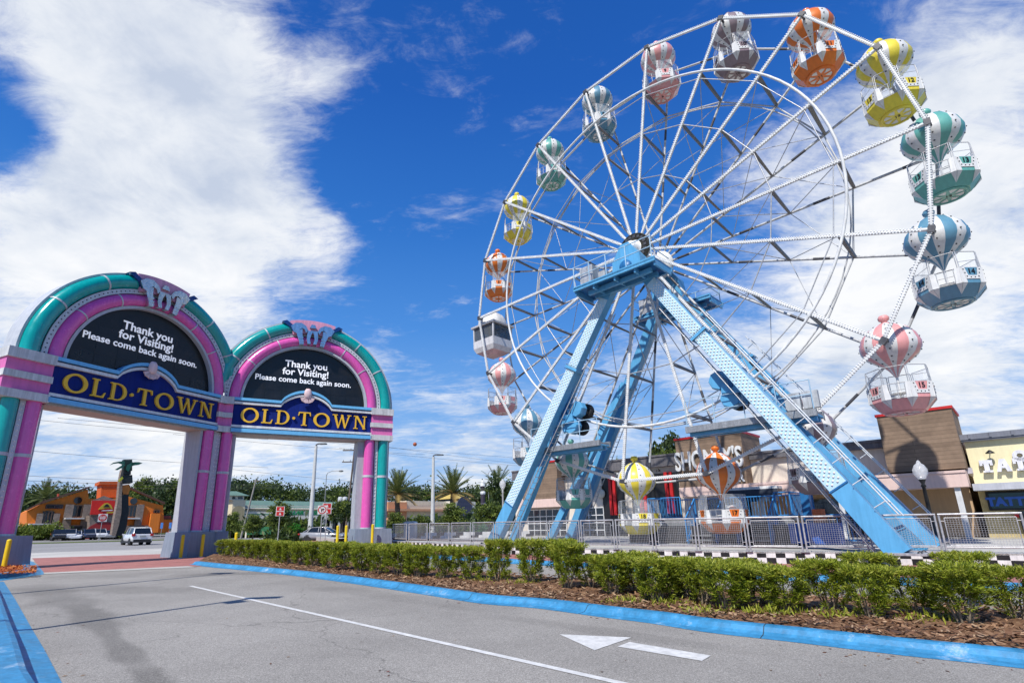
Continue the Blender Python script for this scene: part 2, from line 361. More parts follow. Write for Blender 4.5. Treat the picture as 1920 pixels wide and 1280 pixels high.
# leaves: many small blades through a volume
def leaf_object(name, pts, nrm, mats, mi, ln, wd, parent=None, rng=None, up=.3, jit=.4):
    n = len(pts); rng = rng or np.random.default_rng(1)
    d = rng.normal(size=(n, 3)); d += nrm * up * 3; d /= np.linalg.norm(d, axis=1, keepdims=True) + 1e-9
    e = rng.normal(size=(n, 3)); a = np.cross(d, e); a /= np.linalg.norm(a, axis=1, keepdims=True) + 1e-9
    L = (ln * (1 + jit * (rng.random(n) - .5)))[:, None]; W = (wd * (1 + jit * (rng.random(n) - .5)))[:, None]
    V = np.empty((n, 4, 3)); V[:, 0] = pts; V[:, 1] = pts + d*L*.5 + a*W*.5; V[:, 2] = pts + d*L; V[:, 3] = pts + d*L*.5 - a*W*.5
    me = bpy.data.meshes.new(name); me.vertices.add(n*4); me.vertices.foreach_set('co', V.reshape(-1).astype(np.float32))
    me.loops.add(n*4); me.loops.foreach_set('vertex_index', np.arange(n*4, dtype=np.int32))
    me.polygons.add(n); me.polygons.foreach_set('loop_start', np.arange(0, n*4, 4, dtype=np.int32)); me.polygons.foreach_set('loop_total', np.full(n, 4, np.int32))
    for m in mats: me.materials.append(m)
    me.polygons.foreach_set('material_index', np.asarray(mi, np.int32)); me.update(calc_edges=True); me.validate()
    return link(name, me, parent)
def crown_points(rng, lobes, clumps, per, cs):
    """clumps of leaves spread through a few overlapping ellipsoids; returns points, outward normals, clump ids"""
    P = []; Nn = []; I = []
    vol = np.array([l[3] * l[4] * l[5] for l in lobes]); pr = vol / vol.sum()
    for k in range(clumps):
        l = lobes[rng.choice(len(lobes), p=pr)]
        d = rng.normal(size=3); d /= np.linalg.norm(d); r = rng.random() ** .4 * (.8 + .3 * rng.random())
        c = np.array(l[:3]) + d * r * np.array(l[3:6])
        q = rng.normal(size=(per, 3)) * cs * (.6 + .8 * rng.random()) * np.array([1, 1, .6])
        P.append(c + q); Nn.append(np.repeat([d * .6 + np.array([0, 0, .4])], per, 0)); I += [k] * per
    return np.concatenate(P), np.concatenate(Nn), np.array(I)
exec_order = []

# ------------------------------------------------------------------ light and sky
SUN_AZ = Vector((-.51, -.86, 0)).normalized(); SUN_EL = R(50)
SUN = (SUN_AZ * math.cos(SUN_EL) + Vector((0, 0, math.sin(SUN_EL)))).normalized()
ld = bpy.data.lights.new('sun', 'SUN'); ld.energy = 4.8; ld.angle = R(.5); ld.color = (1, .965, .9)
lo = bpy.data.objects.new('sun', ld); COL.objects.link(lo); lo.location = (-20, -20, 40)
lo.rotation_euler = (-SUN).to_track_quat('-Z', 'Y').to_euler()
w = bpy.data.worlds.new('World'); sc.world = w; w.use_nodes = True
n, l = w.node_tree.nodes, w.node_tree.links; n.clear()
def nd(t, **k):
    q = n.new(t)
    for a, b in k.items(): setattr(q, a, b)
    return q
out = nd('ShaderNodeOutputWorld'); tc = nd('ShaderNodeTexCoord')
sky = nd('ShaderNodeTexSky'); sky.sky_type = 'NISHITA'; sky.sun_disc = False; sky.sun_elevation = SUN_EL
sky.sun_rotation = math.atan2(SUN.x, SUN.y); sky.air_density = 1.0; sky.dust_density = .25; sky.ozone_density = 4
sxe = nd('ShaderNodeSeparateXYZ'); l.new(tc.outputs['Generated'], sxe.inputs[0])
ramp = nd('ShaderNodeValToRGB'); er = ramp.color_ramp.elements
er[0].position = 0; er[0].color = (.36, .52, .8, 1); er[1].position = .85; er[1].color = (.008, .088, .4, 1)
for ps, cl in ((.1, (.3, .51, .86, 1)), (.22, (.17, .4, .82, 1)), (.36, (.07, .27, .73, 1)), (.52, (.028, .175, .6, 1)), (.7, (.012, .11, .48, 1))):
    q = er.new(ps); q.color = cl
l.new(sxe.outputs['Z'], ramp.inputs['Fac'])
hs = nd('ShaderNodeMix', data_type='RGBA'); hs.inputs['Factor'].default_value = .9
sc10 = nd('ShaderNodeMix', data_type='RGBA', blend_type='MULTIPLY'); sc10.inputs['Factor'].default_value = 1; l.new(ramp.outputs['Color'], sc10.inputs['A']); sc10.inputs['B'].default_value = (11.4, 11.4, 11.4, 1)
l.new(sky.outputs['Color'], hs.inputs['A']); l.new(sc10.outputs['Result'], hs.inputs['B'])
bgs = nd('ShaderNodeBackground'); bgs.inputs['Strength'].default_value = .088; l.new(hs.outputs['Result'], bgs.inputs['Color'])
blobs = [(25,215,5,-1.0),(0,280,4,-.5),(560,20,4,-.3),(230,470,5,-.35),(60,70,10,.8),(200,60,9,.85),(330,150,9,.95),(430,230,9,.95),(470,40,6,.7),(120,330,10,.85),(300,330,10,.95),(460,400,8,1.0),(560,440,5,.9),(630,445,3,.8),(600,180,5,.55),(620,120,4,.4),
 (40,480,11,.9),(250,500,10,.9),(430,530,7,.8),(600,520,4,.6),(150,760,13,.95),(420,700,10,.8),(560,800,10,.85),(700,900,7,.7),(880,900,5,.8),(830,780,8,.55),(350,900,9,.95),(700,660,4,.5),
 (1400,300,6,.3),(1480,330,8,.42),(1640,330,10,.6),(1790,140,8,.62),(1900,80,7,.5),(1900,300,10,.7),(1880,480,12,.75),(1700,560,11,.85),(1520,560,9,.7),(1380,700,9,.7),(1250,640,7,.55),(1120,760,7,.55),(1880,720,8,.5),(950,440,5,.18),(820,400,5,.2),
 (1650,700,9,.65),(1000,880,7,.6),(1900,840,6,.6),(1500,840,9,.65),(1150,900,8,.6),(940,760,6,.45)]
field = None
for (bx, by, br, bw) in blobs:
    c = ray(bx, by).normalized()
    d = nd('ShaderNodeVectorMath', operation='DISTANCE'); d.inputs[1].default_value = c; l.new(tc.outputs['Generated'], d.inputs[0])
    mr = nd('ShaderNodeMapRange', interpolation_type='SMOOTHSTEP'); mr.inputs['From Min'].default_value = R(br) * 1.25; mr.inputs['From Max'].default_value = 0
    mr.inputs['To Min'].default_value = 0; mr.inputs['To Max'].default_value = bw; l.new(d.outputs['Value'], mr.inputs['Value'])
    if field is None: field = mr.outputs['Result']
    else:
        a = nd('ShaderNodeMath', operation='ADD'); l.new(field, a.inputs[0]); l.new(mr.outputs['Result'], a.inputs[1]); field = a.outputs[0]
sx = nd('ShaderNodeSeparateXYZ'); l.new(tc.outputs['Generated'], sx.inputs[0])
zz = nd('ShaderNodeMath', operation='ADD'); zz.inputs[1].default_value = .22; l.new(sx.outputs['Z'], zz.inputs[0])
zc = nd('ShaderNodeMath', operation='MAXIMUM'); zc.inputs[1].default_value = .05; l.new(zz.outputs[0], zc.inputs[0])
sc_ = nd('ShaderNodeVectorMath', operation='DIVIDE'); cb = nd('ShaderNodeCombineXYZ')
for k in 'XYZ': l.new(zc.outputs[0], cb.inputs[k])
l.new(tc.outputs['Generated'], sc_.inputs[0]); l.new(cb.outputs[0], sc_.inputs[1])
def noise(scale, det, rough, off, dist=0, stretch=None):
    mp = nd('ShaderNodeMapping'); mp.inputs['Location'].default_value = off
    if stretch: mp.inputs['Scale'].default_value = stretch[0]; mp.inputs['Rotation'].default_value = (0, 0, stretch[1])
    q = nd('ShaderNodeTexNoise'); q.inputs['Scale'].default_value = scale; q.inputs['Detail'].default_value = det; q.inputs['Roughness'].default_value = rough; q.inputs['Distortion'].default_value = dist
    l.new(sc_.outputs[0], mp.inputs['Vector']); l.new(mp.outputs[0], q.inputs['Vector']); return q.outputs['Fac']
n1 = noise(2.2, 14, .66, (3.1, 1.7, .2), .5, ((1, 1.9, 1), R(40))); n2 = noise(1.6, 8, .55, (7.3, .4, 2), .2); n3 = noise(6, 6, .6, (1, 9, 4), .3)
nz = nd('ShaderNodeMath', operation='MULTIPLY_ADD'); nz.inputs[1].default_value = 3.0; nz.inputs[2].default_value = -1.55; l.new(n1, nz.inputs[0])
n4 = noise(9, 10, .7, (2, 5, 1), .6, ((1, 2.2, 1), R(50)))
nz4 = nd('ShaderNodeMath', operation='MULTIPLY_ADD'); nz4.inputs[1].default_value = 1.5; nz4.inputs[2].default_value = -.75; l.new(n4, nz4.inputs[0])
sm0 = nd('ShaderNodeMath', operation='ADD'); l.new(field, sm0.inputs[0]); l.new(nz.outputs[0], sm0.inputs[1])
sm = nd('ShaderNodeMath', operation='ADD'); l.new(sm0.outputs[0], sm.inputs[0]); l.new(nz4.outputs[0], sm.inputs[1])
den = nd('ShaderNodeMapRange', interpolation_type='SMOOTHSTEP'); den.inputs['From Min'].default_value = .05; den.inputs['From Max'].default_value = 1.5; l.new(sm.outputs[0], den.inputs['Value'])
# cloud tone: bright edges, greyer thick parts
cm = nd('ShaderNodeMath', operation='MULTIPLY_ADD'); cm.inputs[1].default_value = .75; l.new(n2, cm.inputs[0])
cm3 = nd('ShaderNodeMath', operation='MULTIPLY_ADD'); cm3.inputs[1].default_value = .6; cm3.inputs[2].default_value = 0; l.new(n3, cm3.inputs[0]); l.new(cm3.outputs[0], cm.inputs[2])
cr = nd('ShaderNodeValToRGB'); e = cr.color_ramp.elements
e[0].position = .46; e[0].color = (.56, .63, .76, 1); e[1].position = .8; e[1].color = (.97, .975, .985, 1); q = e.new(.62); q.color = (.8, .84, .9, 1)
l.new(cm.outputs[0], cr.inputs['Fac'])
bgc = nd('ShaderNodeBackground'); bgc.inputs['Strength'].default_value = .97; l.new(cr.outputs['Color'], bgc.inputs['Color'])
dm = nd('ShaderNodeMath', operation='MULTIPLY'); dm.inputs[1].default_value = .96; l.new(den.outputs['Result'], dm.inputs[0])
mixs = nd('ShaderNodeMixShader'); l.new(dm.outputs[0], mixs.inputs['Fac']); l.new(bgs.outputs[0], mixs.inputs[1]); l.new(bgc.outputs[0], mixs.inputs[2])
l.new(mixs.outputs[0], out.inputs['Surface'])
sc.view_settings.view_transform = 'Standard'; sc.view_settings.look = 'None'; sc.view_settings.exposure = .1; sc.view_settings.gamma = 1
sc.cycles.max_bounces = 6; sc.cycles.transparent_max_bounces = 12; sc.cycles.caustics_reflective = False; sc.cycles.caustics_refractive = False
sc.cycles.use_adaptive_sampling = True; sc.cycles.sample_clamp_indirect = 6

# ------------------------------------------------------------------ ground
LOT = speckle('lot_asphalt', [(.17, .165, .155), (.25, .24, .23), (.32, .31, .3)], 30, .12, .1)
st = [(G(62, 1097)[:2], G(150, 1136)[:2], .7, .76), (G(140, 1130)[:2], G(196, 1180)[:2], .38, .68), (G(186, 1170)[:2], G(275, 1262)[:2], .22, .68), (G(265, 1250)[:2], G(330, 1330)[:2], .2, .68), (G(300, 1080)[:2], G(560, 1072)[:2], .9, .72), (G(110, 1100)[:2], G(420, 1110)[:2], .8, .86), (G(560, 1095)[:2], G(1000, 1150)[:2], .6, .86), (G(900, 1150)[:2], G(1500, 1235)[:2], .3, .86)]  # wear streaks; the widest band is a plain dark smudge by the bed kerb
ASPH = speckle('asphalt', [(.14, .13, .115), (.26, .244, .22), (.345, .325, .295), (.54, .51, .46)], 110, .3, .35, dark_bands=[(Vector(a), Vector(b), w_, d_) for a, b, w_, d_ in st])
HWY = speckle('highway_asphalt', [(.22, .215, .21), (.3, .29, .28), (.38, .37, .36)], 20, .08, .1)
GRASS = speckle('grass_ground', [(.05, .08, .018), (.1, .13, .03), (.17, .18, .06)], 30, .3, .6)
PAVER = brick('red_paver', (.43, .17, .145), (.38, .145, .125), (.28, .13, .11), 4, .5, .25, .15, swap=False)
MULCH = speckle('mulch', [(.05, .026, .015), (.15, .075, .04), (.23, .125, .068), (.33, .21, .12)], 28, 1.2, 1.0)
OMULCH = speckle('orange_mulch', [(.22, .04, .012), (.5, .12, .02), (.62, .2, .05)], 26, 1.2, 1.0)
LINEP = mat('road_paint', (.72, .71, .68), .7, var=.14, scale=9, bump=.1)
FENCE_PX = [(560, 1003), (736, 1014), (850, 1019), (930, 1022.5), (1030, 1026), (1093, 1028), (1157, 1029.3), (1235, 1031), (1320, 1032.6), (1416, 1034), (1527, 1034.7), (1653, 1035.2), (1797, 1036), (1920, 1038), (2060, 1041)]
def fence_pt(px):
    for (a, b), (c, d) in zip(FENCE_PX, FENCE_PX[1:]):
        if a <= px <= c: return G(px, b + (d - b) * (px - a) / (c - a), .5)
    return G(px, 1041, .5)
def quadz(name, poly, z, m):
    b = MB(); q = [Vector((p[0], p[1], z)) for p in poly]
    ar = sum(q[i].x*q[(i+1) % len(q)].y - q[(i+1) % len(q)].x*q[i].y for i in range(len(q)))
    if ar < 0: q = q[::-1]
    b.add(q, [tuple(range(len(q)))]); o = b.build(name, m); return tag(o, kind='structure')
b = MB(); b.add([(-1500, -300, -.02), (1500, -300, -.02), (1500, 2500, -.02), (-1500, 2500, -.02)], [(0, 1, 2, 3)])
tag(b.build('ground', GRASS), kind='structure')
q0 = Vector((-.7, .715, 0)); t0 = Vector((.715, .70, 0))
def qt(q, t): return (q0 * q + t0 * t).to_tuple()
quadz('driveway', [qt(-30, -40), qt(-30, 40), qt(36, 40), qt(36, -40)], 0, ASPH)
quadz('pavement', [qt(36, -90), qt(36, 120), qt(50, 120), qt(50, -90)], .002, speckle('apron_concrete', [(.4, .38, .34), (.5, .48, .44), (.58, .56, .52)], 40, .2, .1))
quadz('highway', [qt(50, -400), qt(50, 500), qt(84, 500), qt(84, -400)], .006, HWY)
quadz('verge', [qt(84, -400), qt(84, 500), qt(92, 500), qt(92, -400)], .03, GRASS)
quadz('parking_lot', [qt(92, -300), qt(92, 400), qt(190, 400), qt(190, -300)], .012, LOT)
# red pavers in the gateway
quadz('paver_crossing', [G(84, 1075), G(560, 1052), G(340, 1037), G(60, 1046)], .008, PAVER)
b = MB()
a0, a1 = G(84, 1076), G(350, 1062); b.add([(p.x, p.y, .012) for p in (G(84, 1076), G(370, 1063), G(352, 1061), G(80, 1073.5))], [(0, 1, 2, 3)])
tag(b.build('paver_border', CONC), kind='structure')
# painted marks
def line_strip(p, q, w, z=.006):
    d = (q - p); d.z = 0; d.normalize(); nn = Vector((-d.y, d.x, 0)) * w / 2; return [p + nn, p - nn, q - nn, q + nn]
b = MB(); p, q = G(357, 1098), G(1250, 1300)
K = 24
for i in range(K):
    u0, u1 = i / K, (i + 1) / K; b.add([(v.x, v.y, .006) for v in line_strip(p.lerp(q, u0), p.lerp(q, u1), .1)], [(0, 1, 2, 3)])
tag(b.build('lane_line', LINEP), kind='structure')
b = MB(); b.add([(v.x, v.y, .006) for v in (G(1049, 1189), G(1184, 1195), G(1115, 1219))], [(0, 2, 1)])
b.add([(v.x, v.y, .006) for v in (G(1180, 1203.5), G(1158, 1212), G(1316, 1239), G(1333, 1229))], [(0, 1, 2, 3)])
tag(b.build('lane_arrow', LINEP), kind='structure')
def worn(m, under):
    n, l = m.node_tree.nodes, m.node_tree.links; b = n['Principled BSDF']; src = b.inputs['Base Color'].links[0].from_socket
    tc = n.new('ShaderNodeTexCoord'); no = n.new('ShaderNodeTexNoise'); no.inputs['Scale'].default_value = 7; no.inputs['Detail'].default_value = 12; no.inputs['Roughness'].default_value = .85; l.new(tc.outputs['Object'], no.inputs['Vector'])
    cr = n.new('ShaderNodeMapRange'); cr.inputs['From Min'].default_value = .6; cr.inputs['From Max'].default_value = .68; l.new(no.outputs['Fac'], cr.inputs['Value'])
    mx = n.new('ShaderNodeMix'); mx.data_type = 'RGBA'; l.new(cr.outputs['Result'], mx.inputs['Factor']); l.new(src, mx.inputs['A']); mx.inputs['B'].default_value = under; l.new(mx.outputs['Result'], b.inputs['Base Color'])
worn(LINEP, (.3, .285, .26, 1))

def sweep(path, prof, mi=None, b=None, flip=False):
    """profile (offset to the left of the path, z) pushed along a ground path"""
    b = b or MB(); P = [Vector((p[0], p[1], 0)) for p in path]; K = len(P); v = []
    for i in range(K):
        d0 = (P[i] - P[i-1]).normalized() if i else (P[1] - P[0]).normalized(); d1 = (P[i+1] - P[i]).normalized() if i < K-1 else d0
        t = (d0 + d1).normalized(); nn = Vector((-t.y, t.x, 0)) / max(.5, t.dot(d0))
        for (o, z) in prof: v.append(P[i] + nn * (-o if flip else o) + Vector((0, 0, z)))
    m = len(prof); f = []
    for i in range(K - 1):
        for k in range(m - 1):
            q = (i*m + k, i*m + k + 1, (i+1)*m + k + 1, (i+1)*m + k); f.append(q if flip else q[::-1])
    b.add(v, f, mi); return b
def smooth_path(pts, k=4):
    P = [Vector(p) for p in pts]; out = []
    for i in range(len(P) - 1):
        a, b_, c, d = P[max(i-1, 0)], P[i], P[i+1], P[min(i+2, len(P)-1)]
        for j in range(k):
            t = j / k; out.append(.5 * ((2*b_) + (c-a)*t + (2*a - 5*b_ + 4*c - d)*t*t + (3*b_ - a - 3*c + d)*t*t*t))
    return out + [P[-1]]
# kerb worn by tyres: white scuffs along the gutter
def scuffed(m):
    n, l = m.node_tree.nodes, m.node_tree.links; b = n['Principled BSDF']; src = b.inputs['Base Color'].links[0].from_socket
    tc = n.new('ShaderNodeTexCoord'); no = n.new('ShaderNodeTexNoise'); no.inputs['Scale'].default_value = 1.1; no.inputs['Detail'].default_value = 10; no.inputs['Roughness'].default_value = .82
    l.new(tc.outputs['Object'], no.inputs['Vector'])
    cr = n.new('ShaderNodeMapRange'); cr.inputs['From Min'].default_value = .57; cr.inputs['From Max'].default_value = .7; l.new(no.outputs['Fac'], cr.inputs['Value'])
    mx = n.new('ShaderNodeMix'); mx.data_type = 'RGBA'; l.new(cr.outputs['Result'], mx.inputs['Factor']); l.new(src, mx.inputs['A']); mx.inputs['B'].default_value = (.42, .5, .56, 1)
    l.new(mx.outputs['Result'], b.inputs['Base Color'])
scuffed(KERB)
KPROF = [(0, .004), (.17, .02), (.22, .05), (.27, .105), (.32, .12), (.42, .122), (.44, .04)]
kp = [G(x, y) for x, y in ((352, 1058), (400, 1063.5), (443, 1067.5), (534, 1077), (620, 1088), (700, 1099.5), (800, 1115), (900, 1131), (1006, 1140), (1123, 1156), (1219, 1168), (1325, 1185), (1484, 1203), (1697, 1229), (1910, 1252), (2150, 1285))]
kp = smooth_path(kp, 3)
bk = sweep(kp, KPROF, b=MB())
tag(bk.build('kerb', KERB), kind='structure')
jp = MB(); acc = 0
for a, c in zip(kp, kp[1:]):
    d = Vector((c.x - a.x, c.y - a.y, 0)); acc += d.length
    if acc > 2.6:
        acc = 0; d.normalize(); nn = Vector((-d.y, d.x, 0)); e = d * .006; pr = [Vector((a.x, a.y, 0)) + nn * o + Vector((0, 0, z + .003)) for o, z in KPROF[:-1]]
        jp.add([p - e for p in pr] + [p + e for p in pr], [(i, i + 1, len(pr) + i + 1, len(pr) + i) for i in range(len(pr) - 1)])
MROAD = kp
tag(jp.build('kerb_joints', mat('joint_dark', (.03, .05, .07), .9)), kind='structure')
# far edge of the planting bed and second lane
bed_back = [G(x, y, .0) for x, y in ((405, 1041), (470, 1045), (600, 1055), (760, 1066), (900, 1080), (1000, 1086), (1100, 1093), (1250, 1105), (1450, 1120), (1640, 1135), (1920, 1160), (2150, 1185))]
inner = []
P = [Vector((p.x, p.y, 0)) for p in kp]
for i in range(len(P)):
    t = (P[min(i+1, len(P)-1)] - P[max(i-1, 0)]).normalized(); inner.append(P[i] + Vector((-t.y, t.x, 0)) * .4)
# mulch bed: gridded and heaped
def strip_grid(A, B, nu, nv, z0, amp, rng):
    def samp(L, t):
        x = t * (len(L) - 1); i = min(int(x), len(L) - 2); return L[i].lerp(L[i+1], x - i)
    v = []
    for i in range(nu + 1):
        a, c = samp(A, i / nu), samp(B, i / nu)
        for j in range(nv + 1):
            p = a.lerp(c, j / nv); h = math.sin(PI * j / nv) ** .7
            v.append((p.x, p.y, z0 + amp * h * (.6 + .8 * rng.random())))
    f = [(i*(nv+1) + j, i*(nv+1) + j + 1, (i+1)*(nv+1) + j + 1, (i+1)*(nv+1) + j) for i in range(nu) for j in range(nv)]
    return v, f
def resample(L, k):
    L = [Vector((p.x, p.y, 0)) for p in L]; d = [0]
    for a, c in zip(L, L[1:]): d.append(d[-1] + (c - a).length)
    out = []; j = 0
    for i in range(k + 1):
        s = d[-1] * i / k
        while j < len(L) - 2 and d[j+1] < s: j += 1
        out.append(L[j].lerp(L[j+1], (s - d[j]) / max(1e-6, d[j+1] - d[j])))
    return out
v, f = strip_grid(resample(inner, 60), resample(bed_back, 60), 260, 16, .1, .07, rnd)
b = MB(); b.add(v, [q[::-1] for q in f], sm=True); tag(b.build('mulch_bed', MULCH), kind='structure')
# loose bark chips
def chips(name, A, B, count, m, z0, size, seed):
    rg = np.random.default_rng(seed); A = resample(A, 60); B = resample(B, 60); b = MB()
    for _ in range(count):
        t = rg.random() ** .6; x = t * 59.99; i = int(x); a = A[i].lerp(A[i+1], x - i); c = B[i].lerp(B[i+1], x - i)
        p = a.lerp(c, rg.random()); th = rg.random() * PI; s = size * (.5 + rg.random()); tl = Vector((rg.normal() * .5, rg.normal() * .5, 1)).normalized()
        d = Vector((math.cos(th), math.sin(th), rg.normal() * .25)); e = d.cross(tl).normalized() * s * .28; d = d * s; p = p + Vector((0, 0, z0 + rg.random() * .05))
        b.add([p - d - e, p + d - e * .6, p + d + e, p - d + e * .7], [(0, 1, 2, 3)], int(rg.random() * len(m)))
    return tag(b.build(name, m), 'reddish brown bark mulch scattered over the planting bed' if m is not OCH else 'orange bark mulch in the corner bed by the gate', 'mulch', kind='stuff')
CH = [mat('bark_chip_a', (.18, .088, .045), .9), mat('bark_chip_b', (.31, .175, .095), .9), mat('bark_chip_c', (.08, .038, .022), .9), mat('bark_chip_d', (.42, .28, .17), .9)]
OCH = [mat('orange_chip_a', (.5, .11, .02), .9), mat('orange_chip_b', (.65, .22, .05), .9), mat('orange_chip_c', (.25, .05, .012), .9)]
chips('mulch_chips', inner, bed_back, 14000, CH, .14, .045, 3)
# blue line, pavers and walkway beyond the second lane
lane_far = [G(x, y) for x, y in ((560, 1030), (760, 1043), (900, 1052), (980, 1058), (1060, 1062), (1250, 1074), (1420, 1085), (1690, 1097), (1920, 1110), (2150, 1122))]
lane_far = smooth_path(lane_far, 3)
lane_far_r = lane_far
tag(sweep(lane_far_r, [(0, .004), (.3, .02), (.38, .1), (.45, .13), (.58, .135), (.6, .05)]).build('far_kerb', KERB), kind='structure')
fence_line = [fence_pt(x) for x in (560, 640, 736, 790, 850, 930, 1030, 1093, 1157, 1235, 1320, 1416, 1527, 1653, 1797, 1920, 2060)]
fl0 = [Vector((p.x, p.y, 0)) for p in fence_line]
def offset(L, o):
    r = []
    for i in range(len(L)):
        t = (L[min(i+1, len(L)-1)] - L[max(i-1, 0)]); t.z = 0; t.normalize(); r.append(L[i] + Vector((-t.y, t.x, 0)) * o)
    return r
A = resample(offset(lane_far_r, .58), 60); Bq = resample(offset(fl0, .3), 60)
b = MB(); 
for i in range(60): b.add([(A[i].x, A[i].y, .134), (A[i+1].x, A[i+1].y, .134), (Bq[i+1].x, Bq[i+1].y, .15), (Bq[i].x, Bq[i].y, .15)], [(0, 1, 2, 3)])
tag(b.build('paver_walk', PAVER), kind='structure')
# ride platform
far = [(-18, 62), (20, 78), (70, 40), (60, 5)]
poly = [(p.x, p.y) for p in offset(fl0, .16)] + [(55, 2), (80, 40), (10, 75), (-13, 45)]
b = MB(); b.slab(poly, -.01, .5); tag(b.build('ride_platform', CONC), kind='structure')
# left planted islands
ka = [G(x, y) for x, y in ((150, 1320), (115, 1278), (84, 1219), (58.6, 1176.5), (29, 1124), (7, 1090))]
d = (ka[-1] - ka[-2]).normalized(); ka.append(ka[-1] + d * 1.2 + Vector((-1.2, -.5, 0)))
sweep_prof = [(0, .004), (.24, .03), (.27, .05), (.3, .17), (.36, .19), (.8, .19), (.82, .1)]
tag(sweep(ka, sweep_prof).build('kerb_island', KERB), kind='structure')
kb = [G(x, y) for x, y in ((-60, 1096), (-10, 1090), (40, 1083), (72, 1077.5), (84, 1074.5), (76, 1064), (62, 1053), (45, 1046.5), (10, 1043))]
kb = [kb[0], kb[1], kb[2]] + smooth_path(kb[3:7], 3) + kb[7:]
tag(sweep(kb, [(0, .004), (.3, .03), (.34, .05), (.38, .17), (.44, .19), (.62, .19), (.64, .1)]).build('gate_kerb', KERB), kind='structure')
isl = offset([Vector((p.x, p.y, 0)) for p in kb], .55)
quadz('gate_island', [p for p in isl] + [Vector((-30, 22, 0))], .165, OMULCH)
rg = np.random.default_rng(5); b = MB()
for _ in range(2600):
    p = G(-20 + 88 * rg.random(), 1060 + 22 * rg.random(), .17)
    th = rg.random() * PI; s = .04 * (.5 + rg.random()); dd = Vector((math.cos(th) * s, math.sin(th) * s, rg.normal() * .015)); ee = Vector((-dd.y, dd.x, rg.normal() * .01)) * .4
    if p.y > 26 or (p - Vector((-20, 22, .17))).length > 6: continue
    p.z = .175 + .02 * rg.random(); b.add([p - dd - ee, p + dd - ee, p + dd + ee, p - dd + ee], [(0, 1, 2, 3)], int(rg.random() * 3))
tag(b.build('orange_mulch', OCH), 'orange bark mulch in the bed beside the yellow bollard', 'mulch', kind='stuff')
isl2 = offset([Vector((p.x, p.y, 0)) for p in ka[:-1]], .76)
quadz('red_mulch_bed', isl2 + [Vector((-14, 14, 0)), Vector((-9, 2, 0))], .165, OMULCH)

# ------------------------------------------------------------------ entrance gate
GA = frame((-19.86, 22.40, 0), (3.63, 7.51)); GB = frame((-15.44, 30.63, 0), (7.47, 3.56))
GC, GZ = 4.15, 9.1
SEAM = {0: (-9e9, 8.84), 1: (-.64, 9e9)}
gate = thing('entrance_gate', 'double arched pink and teal gateway with two black message screens over the exit road', 'gate', Vector((-16, 30, 0)))
GI = gate.matrix_world.inverted() if False else Matrix.Translation((16, -30, 0))
def gp(Fm): return MB(GI @ Fm)
def contour(dz, half=1.58, top=.72, step=.0):
    pts = [(0.0, GZ + dz)]
    pts.append((GC - half, GZ + dz))
    # rise is an arc of a circle
    rad = (half*half + top*top) / (2 * top); cz = top - rad; a = math.asin(half / rad)
    for i in range(15):
        t = -a + 2 * a * i / 14; pts.append((GC + rad * math.sin(t) * .97, GZ + dz + cz + rad * math.cos(t) + .06 * (1 if 0 < i < 14 else 0)))
    pts.append((GC + half, GZ + dz)); pts.append((2 * GC, GZ + dz)); return pts
def stripx(b, pts, h, y0, y1, mi=None):
    K = len(pts); v = []
    for (x, z) in pts: v += [(x, y0, z), (x, y0, z - h), (x, y1, z - h), (x, y1, z)]
    f = []
    for i in range(K - 1):
        for k in range(4): k2 = (k + 1) % 4; f.append((i*4 + k, i*4 + k2, i*4 + 4 + k2, i*4 + 4 + k))
    f += [(3, 2, 1, 0), (K*4 - 4, K*4 - 3, K*4 - 2, K*4 - 1)]
    b.add(v, f, mi)
